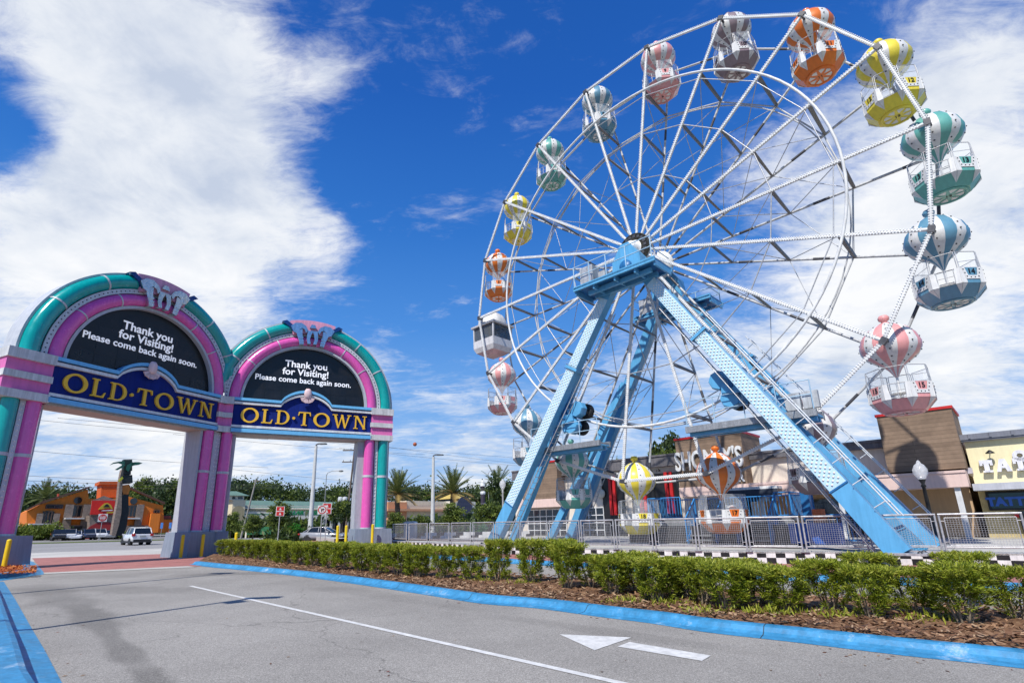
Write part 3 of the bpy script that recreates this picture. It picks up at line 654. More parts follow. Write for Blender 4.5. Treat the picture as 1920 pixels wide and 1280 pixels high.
# engraved style capitals as overlapping strokes
def glyph(b, ch, x, z, h, y0, y1):
    st = []
    k = h
    def bar(pts): st.append([(x + a * k, z + c * k) for a, c in pts])
    def ring(cx, cz, ro, rz, ri, rzi, a0=0, a1=360, n=28):
        for i in range(n):
            t0, t1 = R(a0 + (a1 - a0) * i / n), R(a0 + (a1 - a0) * (i + 1) / n)
            b.prism([(x + (cx + ro*math.cos(t0))*k, z + (cz + rz*math.sin(t0))*k), (x + (cx + ro*math.cos(t1))*k, z + (cz + rz*math.sin(t1))*k), (x + (cx + ri*math.cos(t1))*k, z + (cz + rzi*math.sin(t1))*k), (x + (cx + ri*math.cos(t0))*k, z + (cz + rzi*math.sin(t0))*k)], y0, y1)
    w = 0
    if ch == 'O': ring(.56, .5, .56, .51, .37, .41); w = 1.12
    elif ch == 'L':
        bar([(.1, 0), (.27, 0), (.27, 1), (.1, 1)]); bar([(0, .94), (.37, .94), (.37, 1), (0, 1)]); bar([(0, 0), (.66, 0), (.74, .3), (.68, .3), (.56, .075), (0, .075)]); w = .74
    elif ch == 'D':
        bar([(.1, 0), (.27, 0), (.27, 1), (.1, 1)]); bar([(0, .93), (.42, .93), (.42, 1), (0, 1)]); bar([(0, 0), (.42, 0), (.42, .07), (0, .07)])
        ring(.4, .5, .52, .5, .34, .43, -90, 90, 16); w = .92
    elif ch == 'T':
        bar([(.36, 0), (.53, 0), (.53, 1), (.36, 1)]); bar([(0, .72), (.05, .72), (.12, .92), (.77, .92), (.84, .72), (.89, .72), (.85, 1), (.04, 1)]); bar([(.25, 0), (.64, 0), (.64, .06), (.25, .06)]); w = .89
    elif ch == 'W':
        bar([(.08, 1), (.25, 1), (.5, .02), (.4, -.02)]); bar([(.4, -.02), (.47, -.02), (.74, .95), (.66, .95)]); bar([(.6, 1), (.76, 1), (1.0, .02), (.9, -.02)]); bar([(.9, -.02), (.97, -.02), (1.28, 1), (1.18, 1)])
        bar([(0, .94), (.36, .94), (.36, 1), (0, 1)]); bar([(1.08, .94), (1.38, .94), (1.38, 1), (1.08, 1)]); w = 1.38
    elif ch == 'N':
        bar([(.12, 0), (.2, 0), (.2, 1), (.12, 1)]); bar([(.78, 0), (.86, 0), (.86, 1), (.78, 1)]); bar([(.1, 1), (.3, 1), (.86, .04), (.82, -.03), (.74, .02)])
        bar([(0, .94), (.2, .94), (.2, 1), (0, 1)]); bar([(.66, .94), (.98, .94), (.98, 1), (.66, 1)]); bar([(0, 0), (.32, 0), (.32, .06), (0, .06)]); bar([(.7, 0), (.9, 0), (.9, .06), (.7, .06)]); w = .98
    elif ch == '.':
        b.prism([(x + (.1 + .1*math.cos(t*PI/8))*k, z + (.5 + .1*math.sin(t*PI/8))*k) for t in range(16)], y0, y1); w = .2
    for i, p in enumerate(st): b.prism(p, y0 - .002 * i, y1)
    return w * k
def arch(Fm, idx):
    lo_, hi = SEAM[idx]
    def arange(r, pad=.0):                 # angles of a ring of radius r inside the mitre
        a1 = PI; a0 = 0
        if GC + r > hi + pad: a0 = math.acos((hi + pad - GC) / r)
        if GC - r < lo_ - pad: a1 = math.acos((lo_ - pad - GC) / r)
        return a0, a1
    # body of the arch behind the tubes
    b = gp(Fm)
    for r0, r1, y0, y1 in ((3.86, 5.5, 0, 1.1),): b.ann(GC, GZ, r0, r1, y0, y1, *arange(r1, .1), n=48)
    b.ann(GC, GZ, 3.72, 3.86, -.25, 1.1, 0, PI, n=48)
    b.ann(GC, GZ, 5.5, 5.6, -.12, 1.1, *arange(5.55, .1), n=48)
    body = b.build('arch_body', mat('arch_grey', (.5, .52, .56), .6, var=.08), gate)
    b = gp(Fm); b.ann(GC, GZ, 4.5, 4.74, -.3, -.0, *arange(4.7), n=48)
    for i in range(66):
        a = PI * (i + .5) / 66
        if arange(4.7)[0] < a < arange(4.7)[1]: b.bulb((GC + 4.62*math.cos(a), -.3, GZ + 4.62*math.sin(a)), (0, -1, 0), .035, 1)
    b.build('light_strip', [mat('strip_white', (.6, .62, .66), .45), DKBULB], gate)
    for r, tr, m, nm, js in ((4.18, .32, PINK, 'pink_tube', (36, 60, 118, 146)), (5.12, .37, TEAL, 'teal_tube', (30, 54, 122, 150))):
        a0, a1 = arange(r, .3); b = gp(Fm)
        b.path([(GC + r*math.cos(a0 + (a1 - a0)*i/48), -.12, GZ + r*math.sin(a0 + (a1 - a0)*i/48)) for i in range(49)], tr, 16)
        t = b.build(nm, m, gate)
        b = gp(Fm)
        for j in js:
            a = R(j)
            b.mark()
            if a0 < a < a1: b.path([(GC + r*math.cos(a + q), -.12, GZ + r*math.sin(a + q)) for q in (-.008, .008)], tr + .025, 16)
        if b.v: b.build_each('joint_ring', mat('joint_silver', (.55, .56, .6), .4), t)
    # screen
    b = gp(Fm); K = 40
    b.prism([(GC + 3.74*math.cos(PI*i/K), GZ + 3.74*math.sin(PI*i/K)) for i in range(K + 1)] + [(GC - 3.74, GZ - .3), (GC + 3.74, GZ - .3)], .06, .5)
    for i in range(7):
        for j in range(5):
            x0, z0 = GC - 3.5 + i, GZ + .05 + j * .72
            if all(math.hypot(x - GC, z - GZ) < 3.65 for x in (x0, x0 + .97) for z in (z0, z0 + .69)): b.box(x0, x0 + .97, .045 + .006 * ((i * 3 + j) % 3), .062, z0, z0 + .69, 1)
    scr = b.build('message_screen', [SCREEN, mat('led_tile', (.009, .009, .011), .3, var=.6, scale=1.3)], gate)
    def gt(nm, s_, size, x, z, parent, m, bold=.0, ext=.012, y=.03):
        me = text_mesh(s_, size, ext, bold); me.materials.append(m); o = link(nm, me, parent); o.matrix_local = GI @ Fm @ Matrix.Translation((x, y, z)); return o
    me_sz = .62
    gt('message_text', 'Thank you', .62, GC - .15, 11.5, scr, LEDW, .01); gt('message_text', 'for Visiting!', .62, GC - .15, 10.98, scr, LEDW, .01); gt('message_text', 'Please come back again soon.', .5, GC - .2, 10.48, scr, LEDW, .007)
    # sign board
    b = gp(Fm)
    cpts = contour(-.34); b.prism([(0.0, 7.2)] + cpts + [(2 * GC, 7.2)], -.3, .35)
    board = b.build('sign_board', NAVY, gate)
    b = gp(Fm); stripx(b, contour(0), .17, -.52, .2, 0); stripx(b, contour(-.17), .08, -.4, .2, 2); stripx(b, contour(-.24), .15, -.46, .2, 1)
    b.box(-.03, 2*GC + .03, -.46, .3, 7.29, 7.43, 1); b.box(-.02, 2*GC + .02, -.4, .3, 7.22, 7.29, 2); b.box(-.06, 2*GC + .06, -.54, .3, 7.0, 7.22, 0)
    b.build('sign_trim', [SKYB, WHITE, NAVY2], board)
    b = gp(Fm); x = .42; gap = .165
    for ch, h in (('O', .9), ('L', .86), ('D', .86), ('.', .86), ('T', .86), ('O', .9), ('W', .86), ('N', .86)):
        b.mark(); wd = glyph(b, ch, x, 7.64 - (.02 if ch == 'O' else 0), h, -.42, -.31); x += wd + gap
    b.build_each('sign_letter', [GOLD], board)
    # shell ornament on the crest
    b = gp(Fm); b.lathe([(.001, .5), (.12, .48), (.2, .36), (.235, .15), (.2, -.06), (.1, -.16), (.001, -.18)], 16, (GC, -.58, GZ + .4), sy=.5)
    for a in (-62, -30, 0, 30, 62):
        c, q = math.sin(R(a)), math.cos(R(a)); b.beam((GC + .08*c, -.56, GZ + .3), (GC + .42*c, -.56, GZ + .3 - .34*q), .12, .08, (0, 1, 0), w1=.26)
    b.build('shell_ornament', SHELL, board)
    # lintel below the sign
    b = gp(Fm); b.box(-.02, 2*GC + .02, -.3, 1.1, 6.9, 6.998); b.box(.1, 2*GC - .1, .35, 1.1, 7.0, GZ); b.build('lintel', mat('lintel_buff', (.46, .42, .38), .7), gate)
    # polished keystone fan over a pink plate
    b = gp(Fm); b.ann(GC, GZ, 4.62, 5.56, -.5, -.1, R(75), R(105), n=12); b.build('keystone_plate', mat('keystone_pink', (.78, .35, .5), .4), gate)
    b = gp(Fm)
    def pol(a, r): return (GC + r*math.cos(R(a)), GZ + r*math.sin(R(a)))
    def band(pts, y0, y1, mi=0):
        for (a0_, r0_, w0), (a1_, r1_, w1) in zip(pts, pts[1:]):
            b.prism([pol(a0_ - w0, r0_), pol(a0_ + w0, r0_), pol(a1_ + w1, r1_), pol(a1_ - w1, r1_)], y0, y1, mi)
    for sgn in (-1, 1):
        q = lambda a: 90 + sgn * a
        band([(q(9.5), 3.85, 1.9), (q(9.8), 4.2, 1.8), (q(10.2), 4.6, 2.2), (q(11), 4.9, 3.4)], -.62, -.2)
        band([(q(2.6), 3.9, 1.5), (q(3.4), 4.2, 1.4), (q(2.8), 4.5, 1.6), (q(1.6), 4.8, 2.0)], -.64, -.2)
        b.prism([pol(q(14.5), 4.75), pol(q(15.5), 5.15), pol(q(12), 5.32), pol(q(8), 5.3), pol(q(5.0), 5.1), pol(q(3.5), 4.8), pol(q(5.2), 4.62), pol(q(6.2), 4.86), pol(q(8), 4.95), pol(q(10.5), 4.85), pol(q(12), 4.6)], -.66, -.25)
        b.prism([pol(q(20), 5.58), pol(q(17), 5.6), pol(q(13), 5.15), pol(q(14.6), 4.75), pol(q(16), 5.1)], -.56, -.1, 1)
        for r in (3.9, 4.05, 4.25): b.prism([pol(q(9.5) - 2, r), pol(q(9.5) + 2, r), pol(q(9.5) + 2, r + .1), pol(q(9.5) - 2, r + .1)], -.66, -.6)
    b.prism([pol(90 - 2.4, 5.0), pol(90 + 2.4, 5.0), pol(90 + 1.2, 5.24), pol(90 - 1.2, 5.24)], -.63, -.3)
    b.build('keystone_ornament', [SILV, mat('keystone_navy', (.015, .06, .22), .25, .3)], gate)
arch(GA, 0); arch(GB, 1)
def gtube(Fm, x, r, m, nm, z1=6.95, js=(4.6,)):
    b = gp(Fm); b.tube((x, -.12, 1.3), (x, -.12, z1), r, 16); t = b.build(nm, m, gate)
    b = gp(Fm)
    for z in js: b.tube((x, -.12, z - .07), (x, -.12, z + .07), r + .025, 16)
    b.mark(); b.tube((x, -.12, 1.3), (x, -.12, 1.4), r + .03, 16); b.build_each('joint_ring', MATS['joint_silver'], t)
def gstrip(Fm, x0, x1, y=-.2, nm='light_strip'):
    b = gp(Fm); b.box(x0, x1, y, 0, 1.3, 6.95)
    for i in range(24): b.bulb(((x0 + x1)/2, y, 1.5 + i*.23), (0, -1, 0), .04, 1)
    b.build(nm, [MATS['strip_white'], BULB], gate)
def cap(Fm, x0, x1, side=False):
    b = gp(Fm)
    for z0, z1, o, mi in ((6.95, 7.3, .3, 0), (7.3, 7.82, .18, 1), (7.82, 8.12, .26, 0), (8.12, 8.66, .18, 1), (8.66, 9.1, .3, 0)):
        e = .0 if mi else .06; b.box(x0 - e, x1 + e * .2, -o - (.24 if not mi else .2), 1.25 + o * .3, z0, z1, mi)
    b.build('capital_block', [mat('capital_white', (.66, .66, .66), .6, var=.18, scale=2), PINKF], gate)
def base(poly, nm='plinth'):
    b = MB(Matrix.Translation((16, -30, 0))); k = len(poly); c = sum((Vector((p[0], p[1], 0)) for p in poly), Vector()) / k
    v = [Vector((p[0], p[1], -.05)) + (Vector((p[0], p[1], 0)) - c) * .07 for p in poly] + [Vector((p[0], p[1], 1.32)) for p in poly]
    ar = sum(poly[i][0]*poly[(i+1) % k][1] - poly[(i+1) % k][0]*poly[i][1] for i in range(k))
    if ar < 0: v = v[:k][::-1] + v[k:][::-1]
    b.add(v, [tuple(range(k, 2*k))] + [(i, (i + 1) % k, k + (i + 1) % k, k + i) for i in range(k)]); return b.build(nm, BASEP, gate)
def w2(Fm, x, y): p = Fm @ Vector((x, y, 0)); return (p.x, p.y)
def shaft(Fm, x0, x1, y0=0, y1=1.15):
    b = gp(Fm); b.box(x0, x1, y0, y1, 1.3, 6.95); b.build('pillar_shaft', GREYP, gate)
shaft(GA, -1.62, .06); gtube(GA, -1.2, .3, TEAL, 'teal_tube'); gstrip(GA, -.88, -.68); gtube(GA, -.38, .3, PINK, 'pink_tube'); cap(GA, -1.72, -.02)
base([w2(GA, -1.95, -.6), w2(GA, .4, -.6), w2(GA, .4, 1.5), w2(GA, -1.95, 1.5)])
shaft(GA, 7.62, 8.8); gtube(GA, 8.05, .31, PINK, 'pink_tube'); gstrip(GA, 8.4, 8.82)
b = gp(GA); b.box(7.55, 7.68, -.2, 1.2, 1.3, 6.95); b.build('pillar_jamb', GREYP, gate)
b = gp(GA)
cap(GA, 8.36, 8.9)
shaft(GB, -.62, .3); gstrip(GB, -.64, -.52); gtube(GB, -.18, .31, PINK, 'pink_tube'); cap(GB, -.62, -.02)
base([w2(GA, 7.45, -.6), w2(GA, 8.95, -.62), w2(GB, .45, -.62), w2(GB, .45, 1.4), w2(GA, 8.9, 1.7), w2(GA, 7.45, 1.5)])
shaft(GB, 7.58, 9.66); gtube(GB, 8.3, .33, PINK, 'pink_tube'); gstrip(GB, 8.66, 8.86); gtube(GB, 9.22, .33, TEAL, 'teal_tube'); cap(GB, 8.32, 9.76)
base([w2(GB, 7.55, -.62), w2(GB, 9.85, -.62), w2(GB, 9.85, 1.4), w2(GB, 7.55, 1.4)])

# ------------------------------------------------------------------ ferris wheel
WM = frame(HUB, U)                      # x along the wheel, y to the back, z up from the hub
wheel = thing('ferris_wheel', 'large white ferris wheel lattice on sky blue A-frame legs', 'ferris wheel', WM)
RP, RR, WD, CYM = 11.0, 8.55, 2.3, 1.15
def wp(a, r, y=0): return Vector((r * math.cos(a), y, r * math.sin(a)))
ANG = {k: PH - (k - 11) * R(20) for k in range(1, 19)}
# spokes with rows of light bulbs (one mesh, turned for every spoke)
def spoke_mesh(front):
    b = MB(); b.tube((.5, 0, 0), (RP, 0, 0), .064 if front else .055, 8)
    if front:
        for i in range(108):
            x = 1.1 + i * .09
            for zz_ in (-.052, .052): b.bulb((x, -.05, zz_), (0, -1, .5 if zz_ > 0 else -.5), .03, 1)
    else:
        for i in range(10):
            if i % 3 == 0: b.tube((1 + i, 0, 0), (1.6 + i, 0, 0), .06, 8, mi=2)
    return b
sf = spoke_mesh(True).build('spoke', [WHITE, BULB, DSTEEL], wheel); sb = spoke_mesh(False).build('spoke', [mat('aged_white', (.6, .6, .6), .5, var=.25), BULB, DSTEEL], wheel)
first = True
def put(o, a, y, r=0):
    o.location = wp(a, r, y) if r else (0, y, 0); o.rotation_euler = (0, -a, 0)
for k in range(1, 19):
    for src, y in ((sf, 0), (sb, WD)):
        o = src if k == 1 else src.copy()
        if k > 1: COL.objects.link(o); o.parent = wheel
        put(o, ANG[k], y)
# rim chords between neighbouring spoke tips
ch = 2 * RP * math.sin(R(10)); ap = RP * math.cos(R(10))
b = MB(); b.tube((ap, 0, -ch/2), (ap, 0, ch/2), .06, 8)
for i in range(41):
    z = -ch/2 + .1 + i * .09
    for xx in (-.05, .05): b.bulb((ap + xx, -.05, z), (.5 if xx > 0 else -.5, -1, 0), .03, 1)
b.box(ap - .09, ap + .09, -.09, .09, -ch/2 - .02, -ch/2 + .1, 2)
rf = b.build('rim_bar', [WHITE, BULB, DSTEEL], wheel)
b = MB(); b.tube((ap, 0, -ch/2), (ap, 0, ch/2), .052, 8); b.tube((ap, 0, -.5), (ap, 0, .1), .056, 8, mi=1); rb_ = b.build('rim_bar', [MATS['aged_white'], DSTEEL], wheel)
b = MB(); b.tube((RP, -.08, 0), (RP, WD + .08, 0), .05, 8); b.box(RP - .09, RP + .09, -.1, .1, -.12, .12, 0); ax = b.build('pivot_axle', [DSTEEL], wheel)
# cross braces between the two wheel faces, tapered at the front
def brace(r, t):
    b = MB(); b.beam((r, 0, 0), (r, WD, 0), .16 * t, .1 * t, (0, 0, 1), w1=.1 * t, h1=.1 * t); return b.build('cross_brace', [mat('brace_grey', (.2, .2, .21), .5, .3, var=.3)], wheel)
br = [brace(RR - .1, 1), brace(6.1, .85), brace(3.7, .7)]
# thin ties between neighbouring spokes
def tie(r, y, rad, m):
    h = r * math.sin(R(10)); x = r * math.cos(R(10)); b = MB(); b.tube((x, y, -h), (x, y, h), rad, 6); return b.build('tie_rod', [m], wheel)
ties = [tie(8.25, 0, .022, STEEL), tie(6.1, 0, .026, STEEL), tie(3.7, 0, .022, STEEL), tie(8.4, WD, .035, MATS['aged_white'])]
def diag(r0, r1, y0, y1, da, rad):
    b = MB(); b.tube(wp(0, r0, y0), wp(da, r1, y1), rad, 6); return b.build('diagonal_rod', [STEEL], wheel)
dg_ = [diag(8.4, 6.1, 0, WD, 0, .018), diag(6.1, 3.7, WD, 0, 0, .018), diag(8.4, 6.1, WD, WD, R(20), .016), diag(6.1, 3.7, 0, WD, R(-20), .016)]
for k in range(1, 19):
    am = ANG[k] - R(10)
    for src, a, y in [(rf, am, 0), (rb_, am, WD), (ax, ANG[k], 0)] + [(q, ANG[k], 0) for q in br] + [(q, am, 0) for q in ties] + [(q, ANG[k], 0) for q in dg_]:
        o = src if k == 1 else src.copy()
        if k > 1: COL.objects.link(o); o.parent = wheel
        put(o, a, y)
b = MB(); b.path([wp(2*PI*i/96, RR, -.06) for i in range(96)], .056, 8, closed=True); b.build('drive_ring', [WHITE], wheel)
b = MB(); b.path([wp(2*PI*i/72, RR - .35, WD) for i in range(72)], .03, 6, closed=True); b.build('inner_ring', [MATS['aged_white']], wheel)
# hub
b = MB(); b.xf = Matrix.Rotation(R(90), 4, 'X')
b.lathe([(.001, .55), (.28, .55), (.3, .3), (.42, .22), (.72, .16), (.74, -.1), (.5, -.16), (.36, -.4), (.36, -1.9), (.5, -2.14), (.74, -2.2), (.74, -2.42), (.3, -2.6), (.3, -3.1), (.001, -3.1)], 24, mi=0)
b.xf = None
for y in (-.16, WD + .1):
    for i in range(18): b.box(*(c for p in ((lambda q: (q.x - .07, q.x + .07, y - .08, y + .08, q.z - .07, q.z + .07))(wp(ANG[1] + i * R(20), .62)),) for c in p), 1)
b.build('hub', [WHITE, DSTEEL, mat('hub_grease', (.12, .1, .06), .6)], wheel)
b = MB(); b.lathe([(.78, -.1), (.82, 0), (.78, .1), (.6, .1), (.6, -.1), (.78, -.1)], 24); 
gr = b; gr.v = [(v[0], v[2] - .12, v[1]) for v in gr.v]; gr.build('hub_ring', [mat('hub_dark', (.07, .065, .05), .5, .3)], wheel)
# ---- legs: box beams, each foot split in two below the flange
ZG = .5 - HUB.z
def interp(p, q, t): return Vector(p).lerp(Vector(q), t)
def studs(b, p, q, w_, nrm, cols, mi):
    p, q = Vector(p), Vector(q); d = (q - p); L = d.length; d /= L; nrm = Vector(nrm); a = d.cross(nrm).normalized(); k = int(L / .17)
    for i in range(k):
        for j in range(cols):
            off = (j - (cols - 1) / 2) * w_ / cols * .95
            b.bulb(p + d * (i + .5 + .5 * (j % 2) - .25) * (L / k) + a * off, nrm, .036, mi)
def leg(side, back, seed):
    yt, yb = (-1.0, -2.0) if not back else (WD + 1.0, WD + 2.0); s = -1 if not back else 1
    T = (side * .85, yt, -1.95); B = (side * 8.1, yb, ZG); up = (0, 1, 0)
    d = (Vector(B) - Vector(T)).normalized(); fn = (Vector((0, 1, 0)) - d * d.y).normalized() * s      # outward face normal
    ex = d.cross(fn).normalized()
    fl = interp(T, B, .31)
    b = MB(); b.beam(T, B, .5, .4, fn, w1=.6, h1=.42)
    off = fn * .235
    if not back:
        studs(b, interp(T, B, .07) + off, interp(T, B, .3) + off, .44, fn, 5, 1); studs(b, interp(T, B, .32) + off, interp(T, B, .83) + off, .5, fn, 5, 1)
        p0, p1 = interp(T, B, .05) + fn * .212, interp(T, B, .835) + fn * .212
        b.beam(p0, p1, .48, .03, fn, mi=2, w1=.56)
        b.beam(p1 + fn * .01, p1 + fn * .01 + d * .05, .62, .04, fn, mi=3)
    else:
        pass
    lg = b.build('support_leg', [RIDEB, BULB, mat('leg_plate', (.5, .71, .83), .4, var=.08), RIDED], wheel)
    # bolted flange
    b = MB(); b.beam(fl - d * .06, fl + d * .06, .72, .54, fn)
    for i in range(9):
        for e in (-.34, .34):
            for f_ in (-.09, .09): b.bulb(fl + ex * (-.33 + .082 * i) + fn * e * .8 + d * f_, d * (1 if f_ > 0 else -1), .03, 1)
    b.build('leg_flange', [RIDEB, DSTEEL], lg)
    # inner foot running to its own footing
    IB = (side * 8.35, -.35 if not back else WD + .35, ZG); b = MB(); b.beam(interp(T, B, .3) - fn * .42, IB, .36, .34, fn); b.build('inner_leg', [RIDEB], lg)
    b = MB(); b.box(B[0] - .6, B[0] + .6, B[1] - .5, B[1] + .5, ZG, ZG + .06); b.box(IB[0] - .5, IB[0] + .5, IB[1] - .45, IB[1] + .45, ZG, ZG + .06)
    for x, y in ((-.45, -.35), (.45, -.35), (-.45, .35), (.45, .35)): b.bulb((B[0] + x, B[1] + y, ZG + .06), (0, 0, 1), .07, 1)
    b.build('foot_plate', [STEEL, DSTEEL], lg)
    # ladder up the inner side
    b = MB(); o1 = -ex * (.52 if ex.x * side > 0 else -.52); l0, l1 = interp(T, B, .08) + o1 - fn * .25, interp(T, B, .98) + o1 - fn * .25
    if back: l0, l1 = interp(T, B, .08) + o1, interp(T, B, .98) + o1
    for e in (-.17, .17): b.tube(l0 + fn * e, l1 + fn * e, .022, 6)
    K = int((l1 - l0).length / .3)
    for i in range(K): p = l0.lerp(l1, (i + .5) / K); b.tube(p - fn * .17, p + fn * .17, .014, 5)
    b.build('ladder', [STEEL], lg)
    if side > 0:
        b = MB(); o2 = ex * (.7 if ex.x * side > 0 else -.7)
        for e in (-.3, .3): b.tube(interp(T, B, .25) + o2 + fn * e, interp(T, B, .94) + o2 + fn * e, .022, 6)
        for i in range(12):
            p = interp(T, B, .27 + i * .058); b.tube(p + o2 * .5 + fn * .3, p + o2 + fn * .3, .016, 5); b.tube(p + o2 - fn * .3, p + o2 + fn * .3, .016, 5)
        b.build('stair_rail', [mat('rail_white', (.7, .72, .74), .4)], lg)
    return lg
for bk_ in (False, True):
    for sd in (-1, 1): leg(sd, bk_, 1)
# ---- hub platforms, bearing housing
for nm_, y0, y1 in (('f', -2.35, -.75), ('b', WD + .75, WD + 2.35)):
    s = -1 if nm_ == 'f' else 1
    b = MB(); b.box(-2.1, 2.0, y0, y1, -2.12, -2.04, 1); b.box(-2.12, 2.02, y0, y0 + .1, -2.2, -1.99); b.box(-2.12, 2.02, y1 - .1, y1, -2.2, -1.99)
    for x in (-2.1, -1.1, 0, 1.0, 1.92): b.box(x, x + .08, y0 + .1, y1 - .1, -2.36, -2.12)
    b.box(-1.6, 1.6, y0 + .45, y0 + .6, -2.4, -2.2); b.box(-1.6, 1.6, y1 - .6, y1 - .45, -2.4, -2.2); b.box(-2.1, 2.0, y0 + .1, y1 - .1, -2.04, -2.02, 2)
    pf = b.build('hub_platform', [RIDEB, RIDED, mat('grating', (.3, .3, .3), .6, .4, scale=60, var=.5)], wheel)
    b = MB(); ye = y0 + .03 if s < 0 else y1 - .03
    for x in (-2.05, -1.2, -.3, .7, 1.9): b.tube((x, ye, -2.02), (x, ye, -1.0), .025, 6)
    for z in (-1.0, -1.5): b.tube((-2.05, ye, z), (1.9, ye, z), .022, 6)
    for x in (-2.05, 1.9):
        for z in (-1.0, -1.5): b.tube((x, y0, z), (x, y1, z), .022, 6)
    b.build('handrail', [mat('rail_pale_blue', (.42, .62, .78), .4)], pf)
    b = MB()
    b.prism([(-.8, -2.0), (.8, -2.0), (.7, -.8), (.2, -.05), (-.2, -.05), (-.7, -.8)], *((-1.05, -.4) if s < 0 else (WD + .4, WD + 1.05)))
    b.build('bearing_housing', [RIDEB], wheel)
    b = MB(); yq = -1.12 if s < 0 else WD + 1.06
    b.xf = Matrix.Translation((0, yq, -1.25)) @ Matrix.Rotation(R(90), 4, 'X'); b.lathe([(.001, .03), (.3, .03), (.3, -.06), (.001, -.06)], 18, mi=0); b.xf = None
    b.box(-.35, .35, yq - .12 if s < 0 else yq, yq if s < 0 else yq + .12, -2.0, -1.55); b.build('bearing_cap', [RIDED], wheel)
    b = MB(); yy = y0 + .4
    b.box(-1.95, -1.25, yy, yy + .6, -1.95, -.95); b.box(-1.9, -1.3, yy - .02, yy, -1.9, -1.0, 1); b.box(-.95, -.6, yy, yy + .4, -1.98, -1.45); b.build('control_cabinet', [mat('cabinet_grey', (.5, .52, .54), .5, var=.25), STEEL], pf)
# ---- lower catwalks and drive units
for s in (-1, 1):
    for y0, y1 in ((-1.22, -.3),):
        x0, x1 = (-6.1, -2.05) if s < 0 else (2.0, 6.5)
        b = MB(); b.box(x0, x1, y0, y1, -9.22, -9.14, 1); b.box(x0 - .02, x1 + .02, y0 - .02, y0 + .1, -9.3, -9.06, 1); b.box(x0 - .02, x1 + .02, y1 - .1, y1 + .02, -9.3, -9.06, 1)
        for x in (x0, (x0 + x1) / 2, x1 - .12): b.box(x, x + .12, y0 + .1, y1 - .1, -9.28, -9.22)
        b.box(x0 + .05, x1 - .05, y0 + .2, y0 + .35, -9.44, -9.28); b.box(x0 + .05, x1 - .05, y1 - .35, y1 - .2, -9.44, -9.28)
        cw = b.build('catwalk', [RIDEB, mat('tread_plate', (.4, .41, .42), .5, .5, var=.4, scale=40), RIDED], wheel)
        b = MB()
        for i in range(5):
            x = x0 + .05 + (x1 - x0 - .1) * i / 4; b.tube((x, y0 + .03, -9.1), (x, y0 + .03, -8.05), .02, 6)
        for z in (-8.05, -8.55): b.tube((x0 + .05, y0 + .03, z), (x1 - .05, y0 + .03, z), .018, 6)
        b.build('handrail', [MATS['rail_pale_blue']], cw)
        if y0 < 0 and s > 0:
            b = MB()
            for x in (5.75, 6.3): b.box(x - .24, x + .24, y1 - .5, y1 - .3, -8.95, -8.35)
            b.build('control_cabinet', [MATS['cabinet_grey']], cw)
    # drive units gripping the ring
    for y, nm_ in ((-.42, 'front'), ):
        a = math.atan2(-7.75, s * 3.55); c = wp(a, RR, 0)
        b = MB()
        for k, rr_ in ((0, RR + .42), (1, RR - .42)):
            q = wp(a, rr_, 0); b.xf = Matrix.Translation((q.x, -.5, q.z)) @ Matrix.Rotation(R(90), 4, 'X'); b.lathe([(.001, .5), (.36, .5), (.4, .42), (.4, .1), (.36, .06), (.001, .06)], 8, mi=0, sm=False); b.xf = None
            b.beam((q.x, -.6, q.z), (q.x * 1.0 + s * .5, -.95, q.z - .15), .3, .3)
        b.beam((c.x, -.85, c.z), (s * 4.75, -1.1, c.z - .2), .5, .35); dv = b.build('drive_motor', [RIDEB], wheel)
        b = MB()
        for rr_ in (RR + .42, RR - .42):
            q = wp(a, rr_, 0); b.xf = Matrix.Translation((q.x, -.06, q.z)) @ Matrix.Rotation(R(90), 4, 'X'); b.lathe([(.2, .16), (.33, .17), (.37, .1), (.37, -.1), (.33, -.17), (.2, -.16)], 20); b.xf = None
        b.build('drive_tyre', [RUBBER], dv)
        b = MB()
        for i in range(4): b.box(c.x + s * .35 + s * i * .16 - .06, c.x + s * .35 + s * i * .16 + .06, -1.25, -.9, c.z - .05 + .1 * (i % 2), c.z + .5 + .1 * (i % 2))
        b.tube((c.x + s * .5, -1.0, c.z + .4), (c.x + s * .5, -1.0, c.z + 1.2), .02, 5); b.build('drive_gearbox', [RIDED], dv)

# ------------------------------------------------------------------ gondolas
def gl(c): return mat('gondola_' + c[0], c[1], .38, var=.08, coat=.2)
GC_ = {'orange': (.8, .19, .02), 'yellow': (.84, .68, .06), 'teal': (.14, .42, .36), 'blue': (.12, .29, .41), 'pink': (.79, .35, .34), 'grey': (.27, .2, .215)}
GM = {k: gl((k, v)) for k, v in GC_.items()}
GWHITE = mat('gondola_white', (.76, .75, .73), .4, var=.1)
OCT = [R(22.5 + 45 * k) for k in range(8)]
def octp(r, z): return [Vector((r * math.cos(a), r * math.sin(a), z)) for a in OCT]
